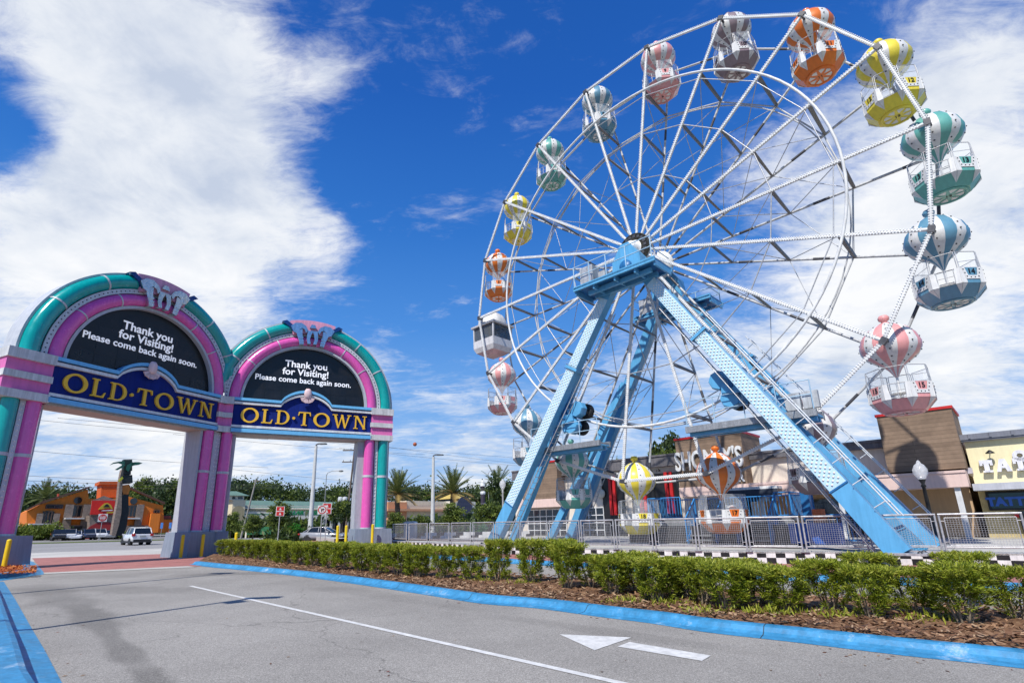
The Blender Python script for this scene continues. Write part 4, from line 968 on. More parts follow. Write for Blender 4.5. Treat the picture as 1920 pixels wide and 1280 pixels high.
# gondola frame: door opening faces -y and +y
def gondola_proto(colname):
    root = bpy.data.objects.new('gondola', None); COL.objects.link(root); cm_ = GM[colname]
    # onion canopy: 16 gores alternating colours
    prof = [(.1, .98), (.3, .93), (.62, .72), (.86, .42), (.96, .1), (.94, -.1), (.8, -.34), (.55, -.54), (.34, -.68), (.2, -.84), (.1, -1.02), (.05, -1.12)]
    b = MB(); b.lathe(prof, 48, seg=lambda k, i: (1 if (k // 3) % 2 == 0 else 0), ph=R(-3.75))
    for g in range(0, 16, 2):
        a = R(g * 22.5 + 3.75 + 3.75 - 3.75)
        for r, z, nz_ in ((.5, .8, 1), (.74, .58, .8), (.91, .28, .3), (.965, .02, 0), (.88, -.22, -.6), (.67, -.45, -1), (.46, -.605, -1)):
            b.bulb((r * math.cos(a), r * math.sin(a), z), (math.cos(a), math.sin(a), nz_), .032, 2)
    cn = b.build('balloon_canopy', [cm_, GWHITE, DKBULB], root)
    b = MB(); b.lathe([(.1, .95), (.1, 1.06), (.17, 1.1), (.19, 1.2), (.14, 1.28), (.001, 1.3)], 12); b.build('canopy_knob', [cm_], cn)
    # tub: six solid sides, two door openings
    b = MB(); T, M_, Lw = octp(1.02, -1.5), octp(1.02, -2.05), octp(.66, -2.42)
    Ti, Mi = octp(.97, -1.5), octp(.97, -2.03)
    doors = (5, 1)          # sides facing -y / +y
    for k in range(8):
        k2 = (k + 1) % 8
        if k not in doors:
            b.add([T[k], T[k2], M_[k2], M_[k]], [(3, 2, 1, 0)], 0); b.add([Ti[k], Ti[k2], Mi[k2], Mi[k]], [(0, 1, 2, 3)], 1); b.add([T[k], T[k2], Ti[k2], Ti[k]], [(0, 1, 2, 3)], 1)
        b.add([M_[k], M_[k2], Lw[k2], Lw[k]], [(3, 2, 1, 0)], 0)
    b.add(octp(.66, -2.42), [tuple(range(7, -1, -1))], 0); b.add(octp(1.01, -2.04), [tuple(range(8))], 1)
    b.lathe([(.58, -2.425), (.58, -2.46), (.48, -2.47), (.46, -2.43)], 24, mi=0); 
    for k in range(8):      # white petals of the floor medallion
        a = OCT[k]; b.add([Vector((.18*math.cos(a), .18*math.sin(a), -2.445)), Vector((.42*math.cos(a - .3), .42*math.sin(a - .3), -2.445)), Vector((.45*math.cos(a), .45*math.sin(a), -2.445)), Vector((.42*math.cos(a + .3), .42*math.sin(a + .3), -2.445))], [(3, 2, 1, 0)], 1)
    tub = b.build('basket', [cm_, GWHITE], root)
    b = MB()                # white corner pilasters flaring into ribs
    for k in range(8):
        b.mark(); a = OCT[k]; rad = Vector((math.cos(a), math.sin(a), 0)); tan = Vector((-rad.y, rad.x, 0))
        for sgn in (-1, 1):
            e = (rad * math.cos(R(22.5)) + tan * sgn * math.sin(R(22.5))).normalized(); f_ = (tan * sgn - e * (tan * sgn).dot(e)).normalized() * -1
            # strip lying on the side next to the corner
            o = e * .014; p = [T[k] + o, T[k] + o - (-f_) * -.0]
            dirn = -f_ * -1
            side = (octp(1.02, 0)[(k + (1 if sgn > 0 else -1)) % 8] - octp(1.02, 0)[k]).normalized()
            q = [T[k] + o, T[k] + o + side * .12, M_[k] + o + side * .17, M_[k] + o]
            b.add(q, [(0, 1, 2, 3)])
            sl = (Lw[k] - M_[k]); side2 = side
            o2 = (e * .37 + Vector((0, 0, -.36))).normalized() * .012
            q = [M_[k] + o2, M_[k] + side2 * .17 + o2, M_[k] + sl * .45 + side2 * .07 + o2, M_[k] + sl * .8 + o2]
            b.add(q, [(0, 1, 2, 3)])
        b.tube(T[k] + rad * .0, M_[k] + rad * .01, .02, 6)
    b.build_each('basket_rib', [GWHITE], tub)
    b = MB()                # U shaped white frames with bulbs on the solid sides
    for k in range(8):
        if k in doors: continue
        b.mark(); c = (T[k] + T[(k + 1) % 8]) / 2; e = Vector((c.x, c.y, 0)).normalized(); t = Vector((-e.y, e.x, 0)); o = c + e * .02; z = lambda q: Vector((0, 0, q))
        pts = [(-.3, -.02), (-.2, -.34), (.2, -.34), (.3, -.02)]; wd = .085
        outer = [(-.33, 0), (-.23, -.42), (.23, -.42), (.33, 0)]; inn = [(-.22, 0), (-.15, -.29), (.15, -.29), (.22, 0)]
        for i in range(3):
            q = [o + t * p[0] + z(p[1]) for p in (outer[i], outer[i+1], inn[i+1], inn[i])]; b.add(q, [(0, 1, 2, 3)], 0)
        for (x, y_) in ((-.28, -.07), (-.25, -.2), (-.2, -.33), (-.07, -.355), (.07, -.355), (.2, -.33), (.25, -.2), (.28, -.07)): b.bulb(o + t * x + z(y_), e, .024, 1)
    b.build_each('bulb_frame', [GWHITE, DKBULB], tub)
    b = MB()                # door gates and inner seats
    for k in doors:
        b.mark(); c0, c1 = octp(1.0, -1.5)[k], octp(1.0, -1.5)[(k + 1) % 8]
        for u_ in (.2, .5, .8): p = c0.lerp(c1, u_); b.tube(p, p + Vector((0, 0, -.5)), .012, 5)
        b.tube(c0.lerp(c1, .15), c0.lerp(c1, .85), .016, 5); b.tube(c0.lerp(c1, .15) - Vector((0, 0, .5)), c0.lerp(c1, .85) - Vector((0, 0, .5)), .016, 5); b.tube(c0.lerp(c1, .15) - Vector((0, 0, .25)), c0.lerp(c1, .85) - Vector((0, 0, .25)), .012, 5)
    b.build_each('door_gate', [STEEL], tub)
    b = MB(); b.box(-.9, -.42, -.45, .45, -2.03, -1.78); b.mark(); b.box(.42, .9, -.45, .45, -2.03, -1.78); b.build_each('seat', [mat('seat_white', (.6, .62, .64), .5)], tub)
    # central post and steering wheel
    b = MB(); b.tube((0, 0, -1.1), (0, 0, -2.03), .04, 8); b.lathe([(.001, -1.7), (.28, -1.7), (.28, -1.73), (.001, -1.73)], 14); b.build('centre_post', [GWHITE], root)
    # wind screens: thin frames with clear sheets
    b = MB(); g_ = MB(); S0, S1 = octp(1.0, -1.49), octp(.97, -.88)
    for k in range(8):
        b.mark(); g_.mark(); k2 = (k + 1) % 8; p = [S0[k].lerp(S0[k2], .04), S0[k].lerp(S0[k2], .96), S1[k].lerp(S1[k2], .96), S1[k].lerp(S1[k2], .04)]
        for i in range(4):
            if k in doors and i in (0,): continue
            b.tube(p[i], p[(i + 1) % 4], .014, 5)
        if k not in doors:
            b.tube(p[0].lerp(p[3], .35), p[1].lerp(p[2], .5), .009, 4); g_.add(p, [(0, 1, 2, 3)])
    b.build_each('screen_frame', [STEEL], root); g_.build_each('screen_panel', [CLEAR], root)
    return root
def gnum(root, t, m):
    tub = [c for c in root.children if c.name.startswith('basket')][0]
    for k in (4, 6):
        a = (OCT[k] + OCT[(k + 1) % 8] + (2*PI if k == 7 else 0)) / 2
        me = text_mesh(t, .26, .004, .006); me.materials.append(BLACK); o = link('number', me, tub)
        e = Vector((math.cos(a), math.sin(a), 0)); c = e * (1.02 * math.cos(R(22.5)) + .012)
        o.location = (c.x, c.y, -1.78 + .06); o.rotation_euler = (0, 0, a + PI / 2)
    me = text_mesh(t, .2, .003, .004); me.materials.append(BLACK); o = link('number', me, tub); o.rotation_euler = (R(-90), 0, 0); o.location = (0, -.06, -2.452)
seq = {1: 'teal', 2: 'blue', 3: 'pink', 5: 'orange', 6: 'yellow', 7: 'teal', 8: 'blue', 9: 'pink', 10: 'grey', 11: 'orange', 12: 'yellow', 13: 'teal', 14: 'blue', 15: 'pink', 16: 'grey', 17: 'orange', 18: 'yellow'}
GL = {1: 'teal and white balloon gondola number 1, low behind the left blue legs', 2: 'blue and white balloon gondola half hidden behind the outer left blue leg', 3: 'pink and white balloon gondola below the white enclosed cabin on the left',
 5: 'orange and white balloon gondola just above the white enclosed cabin', 6: 'yellow and white balloon gondola high on the left, between orange and teal ones', 7: 'teal green balloon gondola high on the left above the yellow one',
 8: 'dull blue and white balloon gondola left of the number 9 pink one', 9: 'pink and white balloon gondola number 9 near the top of the wheel', 10: 'mauve grey and white balloon gondola number 10 at the top of the wheel',
 11: 'orange and white balloon gondola at the very top of the wheel', 12: 'yellow and white balloon gondola at the upper right of the wheel', 13: 'teal and white balloon gondola number 13 on the right side',
 14: 'blue and white balloon gondola number 14 hanging at the far right', 15: 'pink and white balloon gondola number 15 above the red edged wooden tower', 16: 'mauve grey balloon gondola hidden behind the right blue leg',
 17: 'orange and white balloon gondola number 17 at the bottom near the boarding deck', 18: 'yellow and white balloon gondola number 18 at the bottom of the wheel'}
protos = {}
for k, c in seq.items():
    if c not in protos: g = protos[c] = gondola_proto(c); fresh = True
    else: g = copy_tree(protos[c]); fresh = False
    if not fresh:
        for ch_ in list(g.children):
            for q in list(ch_.children):
                if q.name.startswith('number'): bpy.data.objects.remove(q)
    tag(g, GL[k], 'gondola', 'gondolas hanging round the ferris wheel')
    p = WM @ wp(ANG[k], RP, CYM); g.location = p; g.rotation_euler = (0, 0, AZ + R((k * 37) % 9 - 4)); gnum(g, str(k), None); g.scale = (.92, .92, .94)
# the closed white cabin
cab = thing('cabin_gondola', 'white enclosed cabin gondola with domed roof and windows on the left', 'gondola', None, 'gondolas hanging round the ferris wheel')
cab.location = WM @ wp(ANG[4], RP, CYM); cab.rotation_euler = (0, 0, AZ); cab.scale = (.92, .92, .96)
b = MB(); b.lathe([(1.0, -.3), (.98, .0), (.8, .36), (.5, .58), (.15, .68), (.1, .8), (.001, .84)], 32, seg=lambda k, i: (k // 2) % 2); b.build('dome', [GWHITE, mat('dome_rib', (.62, .62, .62), .4)], cab)
b = MB(); b.box(-1.12, 1.12, -1.02, 1.02, -.42, -.3); b.build('cabin_roof', [mat('cabin_roof_grey', (.5, .5, .52), .5)], cab)
def rbox(b, w_, d_, z0, z1, w2_, d2_, mi):
    v = [(x*w_, y*d_, z1) for x, y in ((-1, -1), (1, -1), (1, 1), (-1, 1))] + [(x*w2_, y*d2_, z0) for x, y in ((-1, -1), (1, -1), (1, 1), (-1, 1))]
    b.add(v, [(0, 1, 2, 3), (7, 6, 5, 4), (0, 4, 5, 1), (1, 5, 6, 2), (2, 6, 7, 3), (3, 7, 4, 0)], mi)
b = MB(); rbox(b, .98, .92, -1.85, -1.35, .97, .91, 0); rbox(b, .97, .91, -2.15, -1.85, .82, .78, 0); rbox(b, .82, .78, -2.34, -2.15, .5, .5, 1); b.build('cabin_body', [mat('cabin_white', (.68, .66, .66), .3, coat=.4), mat('cabin_floor', (.58, .42, .42), .5)], cab)
b = MB()
for x in (-.93, .93):
    for y in (-.87, .87): b.beam((x, y, -1.36), (x * 1.02, y * 1.02, -.42), .09, .09)
for y in (-.87, .87): b.beam((-.2, y, -1.36), (-.2, y * 1.02, -.42), .05, .05)
b.build('cabin_post', [MATS['cabin_white']], cab)
b = MB()
for y in (-.86, .86): b.box(-.88, .88, y - .01, y + .01, -1.34, -.43)
for x in (-.92, .92): b.box(x - .01, x + .01, -.82, .82, -1.34, -.43)
b.build('cabin_window', [glassmat('cabin_glass', (.12, .13, .14), .55)], cab)
b = MB(); b.box(-.8, .8, -.2, .2, -1.6, -1.2); b.build('seat', [MATS['seat_white']], cab)

# ------------------------------------------------------------------ railing round the ride
def panel(p0, p1, label, idx):
    d = p1 - p0; L = d.length; M = frame((p0 + p1) / 2, d); M.translation.z = .5
    t = thing('fence_panel', label, 'fence panel', M, 'steel mesh fence panels round the ride'); h = L / 2
    b = MB()
    for x in (-h, h): b.tube((x, 0, 0), (x, 0, 1.07), .028, 8)
    b.tube((-h - .02, 0, 1.07), (h + .02, 0, 1.07), .03, 8); b.tube((-h, 0, .16), (h, 0, .16), .022, 6)
    for x in (-h, h): b.box(x - .06, x + .06, -.06, .06, .0, .012)
    b.build('panel_frame', [STEEL], t)
    b = MB(); f0 = .11
    for z in (.2, .97): b.tube((-h + f0, 0, z), (h - f0, 0, z), .014, 6)
    for x in (-h + f0, h - f0): b.tube((x, 0, .2), (x, 0, .97), .014, 6)
    for x in (-h, h):
        for z in (.3, .88): b.tube((x, 0, z), (x - math.copysign(f0, x), 0, z), .01, 5)
    K = int((L - 2*f0) / .062); w_ = (L - 2*f0) / K
    for i in range(1, K): x = -h + f0 + i * w_; b.box(x - .0032, x + .0032, -.003, .003, .2, .97)
    for i in range(1, 13): z = .2 + .77 * i / 13; b.box(-h + f0, h - f0, -.0062, -.0031, z - .0032, z + .0032)
    b.build('wire_mesh', [STEEL], t)
FP_ = [(736, 762), (766, 801), (805, 842), (846, 883), (887, 926), (930, 975), (978, 1028), (1032, 1088), (1092, 1153), (1158, 1225), (1231, 1307), (1313, 1402), (1408, 1506), (1514, 1630), (1638, 1768), (1776, 1935), (1945, 2110)]
FLAB = ['mesh fence panel next to the right hand gateway pillar', 'mesh fence panel just right of the one touching the gateway pillar', 'mesh fence panel under the tall right hand lamp pole', 'mesh fence panel left of the outermost blue leg, before the small palm trees',
 'mesh fence panel immediately left of the outermost blue leg', 'mesh fence panel across the foot of the outermost left leg', 'mesh fence panel across the second blue leg on the left', 'mesh fence panel across the third blue leg, in front of white garage doors',
 'mesh fence panel between the blue legs and the yellow gondola', 'mesh fence panel in front of the yellow gondola', 'mesh fence panel in front of the blue stairs', 'mesh fence panel in front of the orange gondola', 'mesh fence panel just right of the orange gondola',
 'mesh fence panel left of the big right hand leg foot', 'mesh fence panel across the foot of the big right hand leg', 'wide mesh fence panel at the far right below the lamp post', 'mesh fence panel cut off by the right edge of the picture']
for i, (a, c) in enumerate(FP_): panel(fence_pt(a), fence_pt(c), FLAB[i], i)
# chequered kerb wall under the railing
b = MB(); L_ = resample(offset(fl0, .02), 400); tot = sum((c - a).length for a, c in zip(L_, L_[1:])); K = int(tot / .27); Q = resample(offset(fl0, .0), K)
for i in range(K):
    for j in range(2):
        a, c = Q[i], Q[i+1]; z0, z1 = .14 + j * .185, .14 + (j + 1) * .185
        b.add([(a.x, a.y, z0), (c.x, c.y, z0), (c.x, c.y, z1), (a.x, a.y, z1)], [(0, 1, 2, 3)], (1 if (i + j) % 2 else 0))
    b.add([(Q[i].x, Q[i].y, .51), (Q[i+1].x, Q[i+1].y, .51), (Q[i+1].x, Q[i+1].y, .46), (Q[i].x, Q[i].y, .46)], [(3, 2, 1, 0)], 0)
Qb = offset(Q, .2)
for i in range(K): b.add([(Q[i].x, Q[i].y, .51), (Q[i+1].x, Q[i+1].y, .51), (Qb[i+1].x, Qb[i+1].y, .51), (Qb[i].x, Qb[i].y, .51)], [(0, 1, 2, 3)], 0)
tag(b.build('checker_wall', [mat('wall_white', (.8, .79, .77), .7, var=.15), BLACK]), 'low black and white chequered kerb wall under the mesh railing', 'low wall')
b = MB(); p0, p1 = G(728, 1016, .3), G(1000, 1009.5, .3); p1.z = p0.z = 0
dd = (p1 - p0); K = int(dd.length / .3)
for i in range(K):
    a, c = p0.lerp(p1, i / K), p0.lerp(p1, (i + 1) / K)
    for j in range(3): b.add([(a.x, a.y, .2 + j*.24), (c.x, c.y, .2 + j*.24), (c.x, c.y, .44 + j*.24), (a.x, a.y, .44 + j*.24)], [(0, 1, 2, 3)], (1 if ((i * 7 + j * 3) % 5 in (0, 2)) else 0))
nb_ = Vector((-dd.y, dd.x, 0)).normalized() * .25; zt_ = Vector((0, 0, .92))
b.add([p0 + zt_, p1 + zt_, p1 + nb_ + zt_, p0 + nb_ + zt_], [(0, 1, 2, 3)], 0)
b.add([p0 + nb_, p1 + nb_, p1 + nb_ + zt_, p0 + nb_ + zt_], [(3, 2, 1, 0)], 0)
tag(b.build('barrier_wall', [MATS['wall_white'], BLACK]), 'pale barrier wall with scattered black squares behind the left railing', 'barrier wall')

# ------------------------------------------------------------------ clipped shrubs
def shrub_mesh(seed, h, w_, sub):
    rg = np.random.default_rng(seed); dense = seed < 43; nt = 190 if dense else 175; per = 42; P = []; Dn = []; MI = []
    for k in range(nt):
        t = rg.random() ** .75; ang = rg.random() * 2 * PI; top = rg.random() < .3
        lob = 1 + .2 * math.sin(ang * 3 + seed) + .12 * math.sin(ang * 5 + 2 * seed + t * 5)
        if top: t = .9 + .06 * rg.random(); rr_ = math.sqrt(rg.random())
        else: rr_ = .55 + .45 * rg.random()
        if t < .22 and rg.random() < (.2 if dense else .5): continue
        rad = ((.42 + .18 * t) if dense else (.33 + .27 * t)) * (w_ / .6) * lob * rr_
        c = np.array([rad * math.cos(ang), rad * math.sin(ang), h * (.1 + .9 * t)])
        ax_ = np.array([math.cos(ang) * (.9 if not top else .25), math.sin(ang) * (.9 if not top else .25), .8]); ax_ /= np.linalg.norm(ax_)
        d = rg.normal(size=(per, 3)) * .75 + ax_; d /= np.linalg.norm(d, axis=1, keepdims=True)
        s0 = rg.random(per)[:, None] * .09 * ax_ + rg.normal(size=(per, 3)) * .022
        P.append(c + s0); Dn.append(d); tip = .6 if (top or t > .8) else .14
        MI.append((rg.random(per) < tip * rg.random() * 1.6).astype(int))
    for k in range(4):                      # stray shoots above the clipped top
        ang = rg.random() * 2 * PI; rad = w_ * .8 * math.sqrt(rg.random()); c = np.array([rad * math.cos(ang), rad * math.sin(ang), h * .98]); n_ = 14
        P.append(c + np.outer(np.linspace(0, .08, n_), [0.1 * math.cos(ang), .1 * math.sin(ang), 1])); d = rg.normal(size=(n_, 3)) * .6 + np.array([0, 0, .9]); Dn.append(d / np.linalg.norm(d, axis=1, keepdims=True)); MI.append(np.ones(n_, int))
    return np.concatenate(P), np.concatenate(Dn), np.concatenate(MI), rg
HEDGE = []
for v in range(6):
    h = .86; w_ = (.29, .33, .31, .34, .3, .32)[v]; P, Nn, mi, rg = shrub_mesh(40 + v, h, w_, None)
    root = bpy.data.objects.new('hedge_shrub', None)
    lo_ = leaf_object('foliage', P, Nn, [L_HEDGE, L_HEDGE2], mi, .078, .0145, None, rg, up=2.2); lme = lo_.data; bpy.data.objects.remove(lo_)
    b = MB()
    for k in range(6):
        a = k * 1.05 + v; b.path([(.05*math.cos(a), .05*math.sin(a), 0), (.12*math.cos(a + .3), .12*math.sin(a + .3), .3), (.22*math.cos(a + .2), .22*math.sin(a + .2), .72)], .014, 5, rr=[.018, .012, .006])
    so = b.build('stem', [mat('shrub_stem', (.3, .24, .16), .9)], None); sme = so.data; bpy.data.objects.remove(so)
    HEDGE.append((lme, sme))
front = [(422, 1043.5), (437, 1044.5), (454, 1046), (472, 1048), (490, 1050.5), (507, 1053), (525, 1056), (543, 1058), (564, 1060.5), (590, 1063), (618, 1066), (646, 1069), (677, 1072), (711, 1076), (745, 1079), (784, 1083), (829, 1086), (876, 1089),
 (935, 1091), (997, 1094), (1066, 1106), (1152, 1117), (1233, 1129), (1320, 1134), (1368, 1145), (1476, 1149), (1559, 1149), (1636, 1163), (1722, 1155), (1812, 1175), (1915, 1168), (2020, 1172)]
backr = [(452, 1039), (486, 1040.5), (520, 1043), (560, 1046), (600, 1049), (645, 1053), (690, 1057), (735, 1061), (782, 1065), (1054, 1088), (1112, 1104), (1190, 1112), (1262, 1116), (1296, 1124), (1423, 1136), (1390, 1108), (1640, 1115), (1822, 1120)]
def nth(i): return ['first', 'second', 'third', 'fourth', 'fifth', 'sixth', 'seventh', 'eighth', 'ninth', 'tenth', 'eleventh', 'twelfth', 'thirteenth', 'fourteenth', 'fifteenth', 'sixteenth', 'seventeenth', 'eighteenth', 'nineteenth', 'twentieth', 'twenty first', 'twenty second', 'twenty third', 'twenty fourth', 'twenty fifth', 'twenty sixth', 'twenty seventh', 'twenty eighth', 'twenty ninth', 'thirtieth', 'thirty first', 'thirty second'][i]
for row, lst in (('front', front), ('back', backr)):
    lst = sorted(lst)
    for i, (x, y) in enumerate(lst):
        p = G(x, y, .12)
        LM = {876: 'left of the outermost blue leg', 935: 'below the outermost left blue leg', 997: 'below the second left blue leg', 1066: 'in front of the third left blue leg foot', 1152: 'just left of the yellow gondola', 1233: 'below the right edge of the yellow gondola', 1320: 'below the blue steps', 1368: 'below the orange gondola', 1476: 'right of the orange gondola', 1559: 'left of the big right leg', 1636: 'at the left edge of the big right leg', 1722: 'below the big right leg foot', 1812: 'right of the big right leg foot', 1915: 'at the right edge of the picture', 2020: 'last beyond the right edge'}
        if row == 'front' and x in LM: lab = 'clipped green shrub in the front row ' + LM[x]
        elif row == 'front': lab = 'clipped green shrub, %s from the gateway end along the front row of the bed' % nth(i)
        else: lab = 'clipped green shrub, %s from the gateway end along the rear row of the bed' % nth(i)
        t = thing('hedge_shrub', lab, 'shrub', p, 'clipped shrubs along the planting bed'); lme, sme = HEDGE[(i * 2 + (1 if row == 'back' else 0)) % 3 + (0 if x < 950 else 3)]
        s = rnd.uniform(.98, 1.08); sw = s * (1.06 if i < 16 else rnd.uniform(.9, 1.12)) * (1.0 if row == 'front' else 1.1)
        if x > 1100: s *= rnd.uniform(.66, .78)
        if x > 1300 and row == 'front': sw *= rnd.uniform(.88, 1.0)
        if x < 900: sw *= 1.05; s *= (.86 if row == 'front' else .74)
        if row == 'front' and x in (935, 997): sw *= .88
        t.rotation_euler = (rnd.uniform(-.03, .03), rnd.uniform(-.03, .03), rnd.uniform(0, 6.28)); t.scale = (sw, sw, s)
        link('foliage', lme, t); link('stem', sme, t)
# weeds at the hedge foot
rg = np.random.default_rng(9); P = []
for (x, y) in [(1180, 1131), (1330, 1150), (1420, 1152), (1465, 1155), (905, 1092), (980, 1096), (1255, 1135), (1580, 1160), (1740, 1168)]:
    c = G(x, y, .12); q = rg.normal(size=(110, 3)) * np.array([.2, .12, .03]); q[:, 2] = np.abs(q[:, 2]) + .02; P.append(q + np.array(c))
P = np.concatenate(P); o = leaf_object('ground_weeds', P, np.tile([0, 0, 1.0], (len(P), 1)), [L_HEDGE2, L_HEDGE], (rg.random(len(P)) < .5).astype(int), .09, .02, None, rg, up=.5); tag(o, 'small green weeds and fallen clippings at the hedge foot', 'weeds', kind='stuff')

# ------------------------------------------------------------------ bollards
def bollard(p, _, label, h=1.05):
    t = thing('bollard', label, 'bollard', p, 'yellow steel bollards guarding the gateway pillars'); b = MB()
    b.tube((0, 0, 0), (0, 0, h - .06), .085, 16); b.sphere((0, 0, h - .06), .085, 16, 8, sz=.8); b.build('post', [YEL], t)
    b = MB(); b.lathe([(.12, 0), (.12, .03), (.086, .05)], 16); b.build('footing', [CONC], t)
def along(Fm, x, y): return Fm @ Vector((x, y, 0))
bollard(along(GA, -.55, -1.05), None, 'large yellow bollard in orange mulch before the left gateway pillar', 1.2)
bollard(along(GA, 6.95, -.75), None, 'yellow bollard at the left corner of the central gateway pillar', 1.2)
bollard(along(GA, 7.95, -.98), None, 'yellow bollard in front of the central gateway pillar face', 1.2)
pb = along(GB, .9, -.9); bollard(pb, None, 'yellow bollard mostly hidden by the hedge beside the central pillar', 1.25)
bollard(along(GB, 6.55, -.3), None, 'left yellow bollard of the pair left of the right hand pillar', 1.55)
bollard(along(GB, 7.05, -.4), None, 'right yellow bollard of the pair left of the right hand pillar', 1.55)
bollard(along(GB, 8.55, -1.0), None, 'yellow bollard standing before the right hand gateway pillar plinth', 1.6)

# ------------------------------------------------------------------ trees
TV = {}
def tree_variant(key, kind, seed):
    """returns (trunk mesh, foliage mesh) of unit sized trees: height about 1"""
    rg = np.random.default_rng(seed); b = MB()
    if kind == 'oak':
        lobes = [(0, 0, .66, .3, .3, .2)] + [(.26*math.cos(a), .26*math.sin(a), .55 + .12 * rg.random(), .22, .22, .17) for a in np.linspace(0, 5, 5) + rg.random()]
        P, Nn, I = crown_points(rg, lobes, 120, 46, .05); mats = [L_OAK, L_DARK, L_YOUNG]; ln, wd = .055, .034
        b.path([(0, 0, 0), (.01, .01, .2), (0, .02, .42), (.02, 0, .62)], .03, 7, rr=[.036, .028, .022, .01])
        for a in range(5): b.path([(0, 0, .3), (.12*math.cos(a*1.3), .12*math.sin(a*1.3), .48), (.24*math.cos(a*1.3), .24*math.sin(a*1.3), .6)], .01, 5, rr=[.016, .011, .005])
    elif kind == 'young':
        lobes = [(0, 0, .6, .2, .2, .3), (.05, .03, .42, .25, .25, .18), (-.06, .05, .78, .13, .13, .16)]
        P, Nn, I = crown_points(rg, lobes, 110, 40, .042); mats = [L_YOUNG, L_OAK, L_DARK]; ln, wd = .045, .024
        b.path([(0, 0, 0), (.005, 0, .3), (0, .01, .8)], .012, 6, rr=[.018, .014, .005])
    elif kind == 'forest':
        lobes = [(0, 0, .68, .32, .32, .26), (.2, .1, .5, .26, .26, .22), (-.2, -.06, .55, .26, .24, .24), (0, .1, .3, .32, .32, .2)]
        P, Nn, I = crown_points(rg, lobes, 90, 44, .06); mats = [L_DARK, L_OAK, L_DARK]; ln, wd = .06, .042
        b.path([(0, 0, 0), (0, .01, .6)], .02, 6, rr=[.03, .012])
    elif kind == 'pine':
        lobes = [(.1*math.cos(k*2.2), .1*math.sin(k*2.2), .5 + .08*k, .2, .2, .06) for k in range(6)] + [(0, 0, .95, .12, .12, .06)]
        P, Nn, I = crown_points(rg, lobes, 60, 40, .04); mats = [L_YOUNG, L_OAK, L_DARK]; ln, wd = .05, .022
        b.path([(0, 0, 0), (.01, 0, .5), (0, 0, .95)], .015, 6, rr=[.02, .014, .006])
        for k in range(6): b.path([(0, 0, .46 + .08*k), (.18*math.cos(k*2.2), .18*math.sin(k*2.2), .5 + .08*k)], .006, 4)
    ci = rg.integers(0, 10, I.max() + 1); mi = np.where(ci < 5, 0, np.where(ci < 8, 1, 2))[I]
    lo_ = leaf_object('crown', P, Nn, mats, mi, ln, wd, None, rg, up=.25); lm = lo_.data; bpy.data.objects.remove(lo_)
    to = b.build('trunk', [TRUNK]); tm = to.data; bpy.data.objects.remove(to); TV[key] = (tm, lm)
for v in range(3): tree_variant('oak%d' % v, 'oak', 11 + v); tree_variant('young%d' % v, 'young', 31 + v); tree_variant('forest%d' % v, 'forest', 51 + v)
tree_variant('pine0', 'pine', 71)
def tree(key, loc, hgt, label, cat='tree', wide=1.0, name='tree', group=None, rot=None):
    t = thing(name, label, cat, Vector(loc), group); t.scale = (hgt * wide, hgt * wide, hgt); t.rotation_euler = (0, 0, rnd.uniform(0, 6.28) if rot is None else rot)
    tm, lm = TV[key]; link('trunk', tm, t); link('crown', lm, t); return t
def palm(loc, hgt, cr, label, nfr=34, dry=True, name='palm_tree', up=1.0, seed=3):
    rg = np.random.default_rng(seed); t = thing(name, label, 'palm tree', Vector(loc)); b = MB()
    K = 14; b.path([(.05 * math.sin(i), .04 * math.cos(i * 1.3), hgt * i / K) for i in range(K + 1)], .2, 9, rr=[cr * (.1 if i % 2 else .088) * (1.25 - .3 * i / K) for i in range(K + 1)]); b.build('trunk', [PTRUNK], t)
    b = MB()
    for f in range(nfr):
        az = f * 2.399 + rg.random() * .3; el = (1.45 - 1.75 * f / nfr) * up; L = cr * (.85 + .3 * rg.random()); pts = []; p = Vector((0, 0, hgt)); d = Vector((math.cos(az) * math.cos(el), math.sin(az) * math.cos(el), math.sin(el)))
        for k in range(9): pts.append(p.copy()); p = p + d * (L / 8); d = (d + Vector((0, 0, -.05 - .035 * rg.random()))).normalized()
        b.path(pts, .02, 4, rr=[.06 * (1 - i / 10) for i in range(9)], mi=1 if f > nfr * .68 and dry else 0)
        for k in range(1, 9):
            for h_ in (0, .5):
                if k == 8 and h_: continue
                q = pts[k].lerp(pts[min(k+1, 8)], h_); tn = (pts[min(k+1, 8)] - pts[k-1]).normalized(); sd = tn.cross(Vector((0, 0, 1))).normalized(); upv = sd.cross(tn)
                for sg in (-1, 1):
                    ll = cr * .2 * (1.1 - abs(k - 4) / 7); e = (sd * sg + tn * .8 + upv * .3).normalized() * ll; wv = tn * .05 * cr * .6
                    b.add([q - wv, q + wv, q + e + Vector((0, 0, -.1 * ll))], [(0, 1, 2)], 1 if f > nfr * .68 and dry else 0)
    b.build('fronds', [L_PALM, L_PALMY], t); return t

